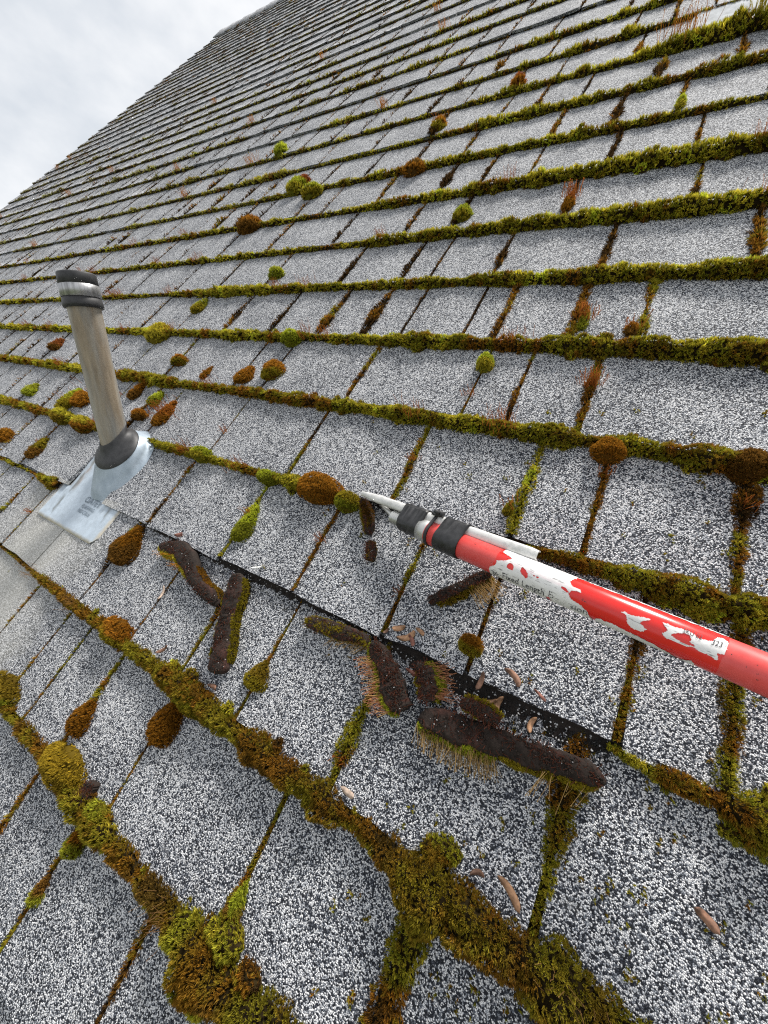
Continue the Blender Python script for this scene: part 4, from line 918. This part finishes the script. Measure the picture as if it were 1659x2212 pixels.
def rev(acc, prof, m=48, c=(.5, .5, .5), caps=True):
    ph = np.linspace(0, 2 * np.pi, m, endpoint=False); loft(acc, [cyl(s, ph, r) for s, r in prof], True, caps, c)
tool = empty('scraper_pole', 'red pole with peeling white label and a metal scraper bar taped to its end', 'pole')
tool.location = [float(t) for t in P(*(A1 - np.array([0, 0, 0])))]
def tpart(name, acc, m, parent=None, smooth=True):
    o = obj(name, acc.mesh(name, smooth), m, parent or tool)
    if parent is None: o.matrix_parent_inverse = Matrix.Translation(-tool.location)
    return o
sR = s_of(927, 1152)
def pole_mat(name, c1, c2, rough, rs):
    m, t, b = mat(name); lk = t.links.new; g = node(t, 'NewGeometry')
    n1 = node(t, 'TexNoise', Scale=45.0, Detail=6.0, Roughness=.7); lk(g.outputs['Position'], n1.inputs['Vector'])
    r1 = ramp(t, [(.35, c1), (.68, c2)]); lk(n1.outputs['Fac'], r1.inputs['Fac'])
    n2 = node(t, 'TexNoise', Scale=330.0, Detail=3.0, Roughness=.6); lk(g.outputs['Position'], n2.inputs['Vector'])
    r2 = ramp(t, [(.69, (0, 0, 0)), (.73, (1, 1, 1))]); lk(n2.outputs['Fac'], r2.inputs['Fac'])
    mx = node(t, 'Mix', data_type='RGBA'); lk(r2.outputs['Color'], mx.inputs['Factor']); lk(r1.outputs['Color'], mx.inputs['A']); mx.inputs['B'].default_value = (.035, .022, .02, 1)
    lk(mx.outputs['Result'], b.inputs['Base Color']); rr = ramp(t, [(.3, (rough,) * 3), (.7, (rough + rs,) * 3)]); lk(n1.outputs['Fac'], rr.inputs['Fac']); lk(rr.outputs['Color'], b.inputs['Roughness'])
    b.inputs['Coat Weight'].default_value = .15; return m
MAT_RED = pole_mat('faded_red_enamel', (.66, .055, .050), (.74, .10, .09), .38, .2)
MAT_RED2 = pole_mat('clean_red_enamel', (.68, .016, .012), (.72, .026, .020), .18, .1)
a = Acc(); rev(a, [(sR, R_P - .001), (sR + .0006, R_P), (.34, R_P), (.62, R_P)], 64); tpart('pole', a, MAT_RED)
# clean enamel where the label used to be (a hair proud of the faded paint)
sL0, sL1 = sp_of(1058, 1240)[0], sp_of(1556, 1440)[0]
ph = np.linspace(0, 2 * np.pi, 72, endpoint=False); a = Acc()
jit = .0012 * (fbm(ph * 3, 1.0, 2) - .5)
loft(a, [cyl(sL0 + .004 + jit, ph, R_P - .0002), cyl(sL0 + .0044 + jit, ph, R_P + .00012), cyl(sL1 - .0006 + jit, ph, R_P + .00012), cyl(sL1 + jit, ph, R_P - .0002)], True, False); tpart('label_gloss', a, MAT_RED2)
# torn white label
def inpoly(x, y, poly):
    poly = np.asarray(poly); ins = np.zeros(x.shape, bool); j = len(poly) - 1
    for i in range(len(poly)):
        xi, yi, xj, yj = *poly[i], *poly[j]
        if yi != yj: ins ^= ((yi > y) != (yj > y)) & (x < (xj - xi) * (y - yi) / (yj - yi) + xi)
        j = i
    return ins
r3 = lambda x, y: ((1200 + x / 4.608) / 1.15733, (1380 + y / 4.608) / 1.15733)
r4 = lambda x, y: ((1540 + x / 4.366) / 1.15733, (1480 + y / 4.366) / 1.15733)
S_ = lambda q: list(sp_of(*q))
pol = [S_(r3(*q)) for q in ((108, 200), (112, 160), (140, 150), (185, 138), (196, 95), (290, 98), (368, 80), (300, 30), (262, 4))]
top = [(pol[-1][0] - .001, 2.0), (sp_of(*r3(1110, 318))[0], 2.0)]
rgt = [S_(r3(*q)) for q in ((1110, 318), (1035, 345), (1062, 392), (1168, 442), (1166, 470), (1062, 450), (1020, 480), (1082, 560), (1165, 610), (1242, 682), (1300, 772))]
bot = [(rgt[-1][0], -2.0), (pol[0][0] - .0005, -2.0)]
BIG = pol + top + rgt + bot
holes = [[S_(r3(*q)) for q in h] for h in (((312, 165), (345, 128), (370, 140), (385, 180), (375, 212), (340, 195)), ((470, 235), (490, 175), (520, 200), (545, 250), (550, 290), (530, 295), (490, 262)), ((765, 512), (795, 515), (825, 555), (790, 545)), ((935, 395), (1000, 420), (1020, 470), (940, 415)), ((620, 268), (640, 275), (630, 290)), ((655, 285), (680, 292), (662, 300)))]
low = [(rgt[-1][0] + .0006, -2.0)] + [S_(r3(*q)) for q in ((1318, 775), (1330, 758), (1390, 762), (1440, 790), (1520, 812), (1610, 865))] + [S_(r4(*q)) for q in ((120, 420), (200, 455), (330, 520), (440, 580), (470, 600))] + [S_(r4(*q)) for q in ((600, 665), (680, 720), (740, 730), (830, 745), (862, 778))] + [(sp_of(*r4(880, 800))[0], -2.0)]
upp = [(sp_of(*r3(1100, 320))[0], 2.0)] + [(s_of(*r4(x, 30 + x * .37)) , 1.18 + .20 * vnoise(x / 30., 1, 4)) for x in range(-420, 1250, 28)] + [(s_of(*r4(1250, 492)), 2.0)]
bird = [S_(r4(*q)) for q in ((50, 215), (100, 205), (150, 250), (240, 265), (290, 270), (390, 298), (375, 316), (280, 325), (265, 345), (350, 405), (300, 432), (260, 430), (200, 405), (150, 370), (108, 320), (125, 300), (100, 250))]
skuP = [S_(r4(*q)) for q in ((500, 335), (560, 340), (640, 380), (720, 395), (790, 420), (850, 460), (900, 500), (980, 525), (1040, 530), (1110, 505), (1180, 515), (1232, 560), (1215, 630), (1175, 692), (1100, 675), (1130, 740), (1100, 752), (1010, 690), (900, 645), (850, 610), (740, 585), (640, 545), (550, 510), (500, 465), (505, 440), (570, 425))]
skuH = [S_(r4(*q)) for q in ((610, 465), (660, 450), (750, 455), (800, 475), (822, 520), (800, 540), (850, 590), (780, 570), (700, 540), (640, 500))]
def sheet(name, polys, cut, parent):
    st = .00042; pts = np.concatenate([np.array(p) for p in polys]); s0, s1 = pts[:, 0].min(), pts[:, 0].max(); p0, p1 = max(pts[:, 1].min(), -2.1), min(pts[:, 1].max(), 2.1)
    ns, npz = int((s1 - s0) / st) + 2, int((p1 - p0) * R_P / st) + 2
    S, H_ = np.meshgrid(np.linspace(s0, s1, ns), np.linspace(p0, p1, npz), indexing='ij')
    sj = S + .0013 * (fbm(S / .0022, H_ / .2, 5) - .5); hj = H_ + .11 * (fbm(S / .0022 + 50, H_ / .2, 6) - .5)
    k = np.zeros(S.shape, bool)
    for p in polys: k |= inpoly(sj, hj, p)
    for p in cut: k &= ~inpoly(sj, hj, p)
    rr = R_P + .00035 + .0002 * fbm(S / .003, H_ / .25, 7)
    q = cyl(S, H_, rr).reshape(-1, 3); kk = k.ravel(); F4 = grid_faces(ns, npz); F4 = F4[kk[F4].all(1)]
    stain = np.array([.80, .79, .78]) * (1 - .16 * np.clip(fbm(S / .012, H_ / .5, 9) * 2 - .9, 0, 1))[..., None]
    pinkm = np.clip(1 - np.abs(H_ - .15 - .1 * fbm(S / .01, 1, 3)) / .16, 0, 1) * np.clip((fbm(S / .004, H_ / .03, 11) - .45) * 5, 0, 1) * (S < sp_of(*r3(1050, 460))[0])
    stain = stain * (1 - .35 * pinkm[..., None]) + np.array([.75, .35, .45]) * .35 * pinkm[..., None]
    scr = np.clip((fbm(S / .006, H_ / .035, 13) - .68) * 14, 0, 1)[..., None]; stain = stain * (1 - .75 * scr) + np.array([.12, .11, .11]) * .75 * scr
    used = np.unique(F4); remap = -np.ones(len(q), int); remap[used] = np.arange(len(used))
    a = Acc(); a.add(q[used], remap[F4], stain.reshape(-1, 3)[used]); o = tpart(name, a, MAT_LABEL); o['label'] = {'label': 'torn white paper label'}.get(name, 'torn white label scrap'); return o
MAT_LABEL = tint_material('torn_label', .55, None, 0, .001, .4)
lab = sheet('label', [BIG], holes, tool)
sheet('label_scrap', [low], [], tool); sheet('label_scrap', [upp], [], tool); sheet('label_scrap', [bird], [], tool); sku = sheet('label_scrap', [skuP], [skuH], tool)
MAT_INK = plain('printed_ink', (.035, .035, .04), .6)
def pole_text(body, q0, q1, size, parent, squash=1.0, wear=0.0):
    v, f = text_mesh(body, size); (s0, h0_), (s1, h1_) = sp_of(*q0), sp_of(*q1); wdt = v[:, 0].max(); t = v[:, 0] / wdt
    s = s0 + t * (s1 - s0); h_ = h0_ + t * (h1_ - h0_) + v[:, 1] * squash / R_P
    # break each triangle's chance to be worn away
    if wear: f = f[rng.random(len(f)) > wear]
    a = Acc(); a.add(cyl(s, h_, R_P + .0008), f, (0, 0, 0)); o = tpart('printed_text', a, MAT_INK, parent, False)
    o.matrix_parent_inverse = Matrix.Identity(4); return o
def at_r3(*q): return r3(*q)
pole_text('3', at_r3(140, 245), at_r3(180, 262), .0085, lab, wear=.3); pole_text('ft.', at_r3(182, 262), at_r3(245, 290), .0080, lab, wear=.4)
pole_text('Fixed Length', at_r3(258, 285), at_r3(740, 495), .0088, lab); pole_text('Ex', at_r3(785, 500), at_r3(865, 545), .0082, lab, wear=.45)
pole_text('sion', at_r3(1040, 640), at_r3(1235, 715), .0078, lab, wear=.2)
pole_text('SKU 02', r4(722, 440), r4(930, 528), .0048, sku); pole_text('323', r4(1030, 575), r4(1150, 612), .0052, sku)
# threaded tip, ferrule
MAT_ALU = plain('dull_aluminium', (.46, .47, .46), .42, .75, noise=90.0, col2=(.66, .66, .64), bs=.2, bd=.0003)
s0, s1, s2 = s_of(845, 1122), s_of(880, 1132), sR
a = Acc(); pr_ = [(s0, .0040), (s0 + .001, .0072)]
for q in range(5): pr_ += [(s0 + .002 + q * .0028, .0078), (s0 + .0034 + q * .0028, .0066)]
pr_ += [(s1, .0088), (s2 - .012, .0090), (s2 - .011, .0116), (s2 - .002, .0120), (s2 + .001, .0112)]
rev(a, pr_, 40); tpart('threaded_tip', a, MAT_ALU)
# flat channel bar
Bt = np.array([*uv(783, 1066, .020), .020]); sb = s_of(1147, 1235); Be = A1 + AX * sb + E2 * (R_P + .0052) - E1 * .001
BX = Be - Bt; BL = np.linalg.norm(BX); BX /= BL; B1 = E1 - BX * (E1 @ BX); B1 /= np.linalg.norm(B1); B2 = np.cross(B1, BX)
secp = np.array([(-.0052, -.0030), (-.0046, .0030), (-.0030, .0044), (.0030, .0044), (.0048, .0030), (.0054, -.0030), (.0042, -.0030), (.0036, .0020), (.0022, .0030), (-.0022, .0030), (-.0036, .0020), (-.0041, -.0030)])
rings = []
for t in np.linspace(0, 1, 30):
    k_ = 1.0 if t > .12 else .55 + .45 * (t / .12); k_ *= 1 - .18 * np.clip((t - .97) / .03, 0, 1)
    c_ = Bt + BX * BL * t; q = c_ + (secp[:, :1] * k_) * B2 + (secp[:, 1:] * k_) * B1; rings.append(P(q[:, 0], q[:, 1], q[:, 2]))
a = Acc(); loft(a, rings, True, False)
for q in (0, -1): a.add(rings[q], [[0, 1, 10, 11], [1, 2, 9, 10], [2, 3, 8, 9], [3, 4, 7, 8], [4, 5, 6, 7]])
tpart('scraper_bar', a, plain('painted_steel_bar', (.55, .55, .53), .5, .2, noise=110.0, col2=(.74, .73, .71), bs=.25, bd=.0004, lo=.4, hi=.55), smooth=False)
# second prong under the bar tip
a = Acc(); q0 = np.array([*uv(822, 1088, .016), .016]); q1 = A1 + AX * s_of(862, 1112) + E1 * .002 - E2 * .001
d_ = q1 - q0; Lp = np.linalg.norm(d_); d_ /= Lp; x1 = np.cross(d_, E1); x1 /= np.linalg.norm(x1); x2 = np.cross(x1, d_); ph = np.linspace(0, 2 * np.pi, 12, endpoint=False)
rg = []
for t, r in ((0, .0006), (.1, .0022), (.6, .0028), (1, .0030)):
    q = q0 + d_ * Lp * t + r * (np.cos(ph)[:, None] * x1 + np.sin(ph)[:, None] * x2); rg.append(P(q[:, 0], q[:, 1], q[:, 2]))
loft(a, rg); tpart('prong', a, MAT_ALU)
# tape wraps and cable tie: loops drawn round pole and bar together
def wrap(s_a, s_b, off, thick, rough, rp):
    rings = []
    for layer in ('out', 'in'):
        ss = np.linspace(s_a, s_b, 14) if layer == 'out' else np.linspace(s_b, s_a, 3)
        for s in ss:
            cb = Bt + BX * ((A1 + AX * s - Bt) @ BX); rel = cb - (A1 + AX * s); bx, by = rel @ E1, rel @ E2
            ph = np.linspace(0, 2 * np.pi, 60, endpoint=False); dirs = np.stack([np.cos(ph), np.sin(ph)], 1)
            cand = np.concatenate([rp * dirs, np.array([[bx + p_ * 1.0, by + q_] for q_, p_ in secp])])
            sup = (cand @ dirs.T).max(0)                     # support function -> convex outline
            o_ = off if layer == 'out' else off - thick
            vtx = cand[np.argmax(cand @ dirs.T, axis=0)] + dirs * o_
            if layer == 'out':
                t_ = (s - s_a) / (s_b - s_a); vtx = vtx + dirs * (rough * (fbm(ph * 2.2, s * 400, 3) - .5) - .0005 * (t_ < .04) - .0005 * (t_ > .96))[:, None]
            sk = s + (.0010 * np.sin(ph + s * 900) if layer == 'out' else 0)
            q = A1 + AX * np.broadcast_to(sk, ph.shape)[:, None] + vtx[:, :1] * E1 + vtx[:, 1:] * E2; rings.append(P(q[:, 0], q[:, 1], q[:, 2]))
    a = Acc(); loft(a, rings, True, False); return a
MAT_TAPE = plain('black_tape', (.012, .012, .013), .42, noise=160.0, col2=(.03, .03, .032), bs=.35, bd=.0005)
tpart('tape_wrap', wrap(s_of(868, 1128), s_of(915, 1146), .0016, .0010, .0016, .0092), MAT_TAPE)
tpart('tape_wrap', wrap(s_of(950, 1162), s_of(1000, 1182), .0014, .0010, .0007, R_P), MAT_TAPE)
tie = tpart('cable_tie', wrap(s_of(929, 1154), s_of(936, 1157), .0014, .0011, .0001, R_P), MAT_RUBBER)
a = Acc(); hc = Bt + BX * ((A1 + AX * s_of(944, 1150) - Bt) @ BX) + B1 * .0065 + B2 * .0065
q = P(*hc); axb = np.stack([D3(BX), D3(B1), D3(B2)]); box(a, q, axb, np.array([.0034, .0036, .0030])); box(a, q + D3(B1) * .006, axb, np.array([.0020, .0036, .0016])); box(a, q - D3(BX) * .005 + D3(B2) * -.002, axb, np.array([.004, .0016, .0016]))
o = tpart('tie_head', a, MAT_RUBBER, tie, False); o.matrix_parent_inverse = Matrix.Identity(4)

# ------------------------------------------------------------------ a bare tree beyond the gable end
c_ = np.array(loc); d = np.array([-815.0, -668, F]); dw = right * d[0] + down * d[1] + fwd * d[2]; dw /= np.linalg.norm(dw)
tipw = c_ + dw * 13.0; base = np.array([tipw[0] - .3, tipw[1] + .2, 0.0])
tree = empty('bare_tree', 'bare tree whose twig tips show past the roof edge', 'tree'); tree.location = base.tolist()
def limb(acc, p0, p1, r0, r1, m=6):
    d = p1 - p0; d = d / np.linalg.norm(d); x1 = np.cross(d, [.3, .9, .1]); x1 /= np.linalg.norm(x1); x2 = np.cross(d, x1); ph = np.linspace(0, 2 * np.pi, m, endpoint=False)
    loft(acc, [p + r * (np.cos(ph)[:, None] * x1 + np.sin(ph)[:, None] * x2) for p, r in ((p0, r0), (p1, r1))], True, False, (.16, .14, .12))
tr, crn = Acc(), Acc(); hgt = tipw[2]
limb(tr, np.array([0, 0, -.1]), np.array([.05, 0, hgt * .45]), .13, .09, 10)
def grow(p, d, L_, r, lev):
    q = p + d * L_; limb(crn, p, q, r, r * .65, 5)
    if lev == 0: return
    for _ in range(4 if lev > 2 else 3):
        nd = d + rng.normal(0, .42, 3); nd[2] += .25; nd /= np.linalg.norm(nd); grow(q - d * L_ * rng.uniform(0, .35), nd, L_ * rng.uniform(.6, .8), r * .6, lev - 1)
for _ in range(5):
    nd = np.array([0, 0, 1.]) + rng.normal(0, .35, 3); nd /= np.linalg.norm(nd); grow(np.array([.05, 0, hgt * .44]), nd, hgt * .17, .05, 4)
MAT_BARK = plain('bark', (.10, .085, .07), .9, noise=14.0, col2=(.18, .16, .14))
obj('trunk', tr, MAT_BARK, tree); obj('crown', crn, MAT_BARK, tree)
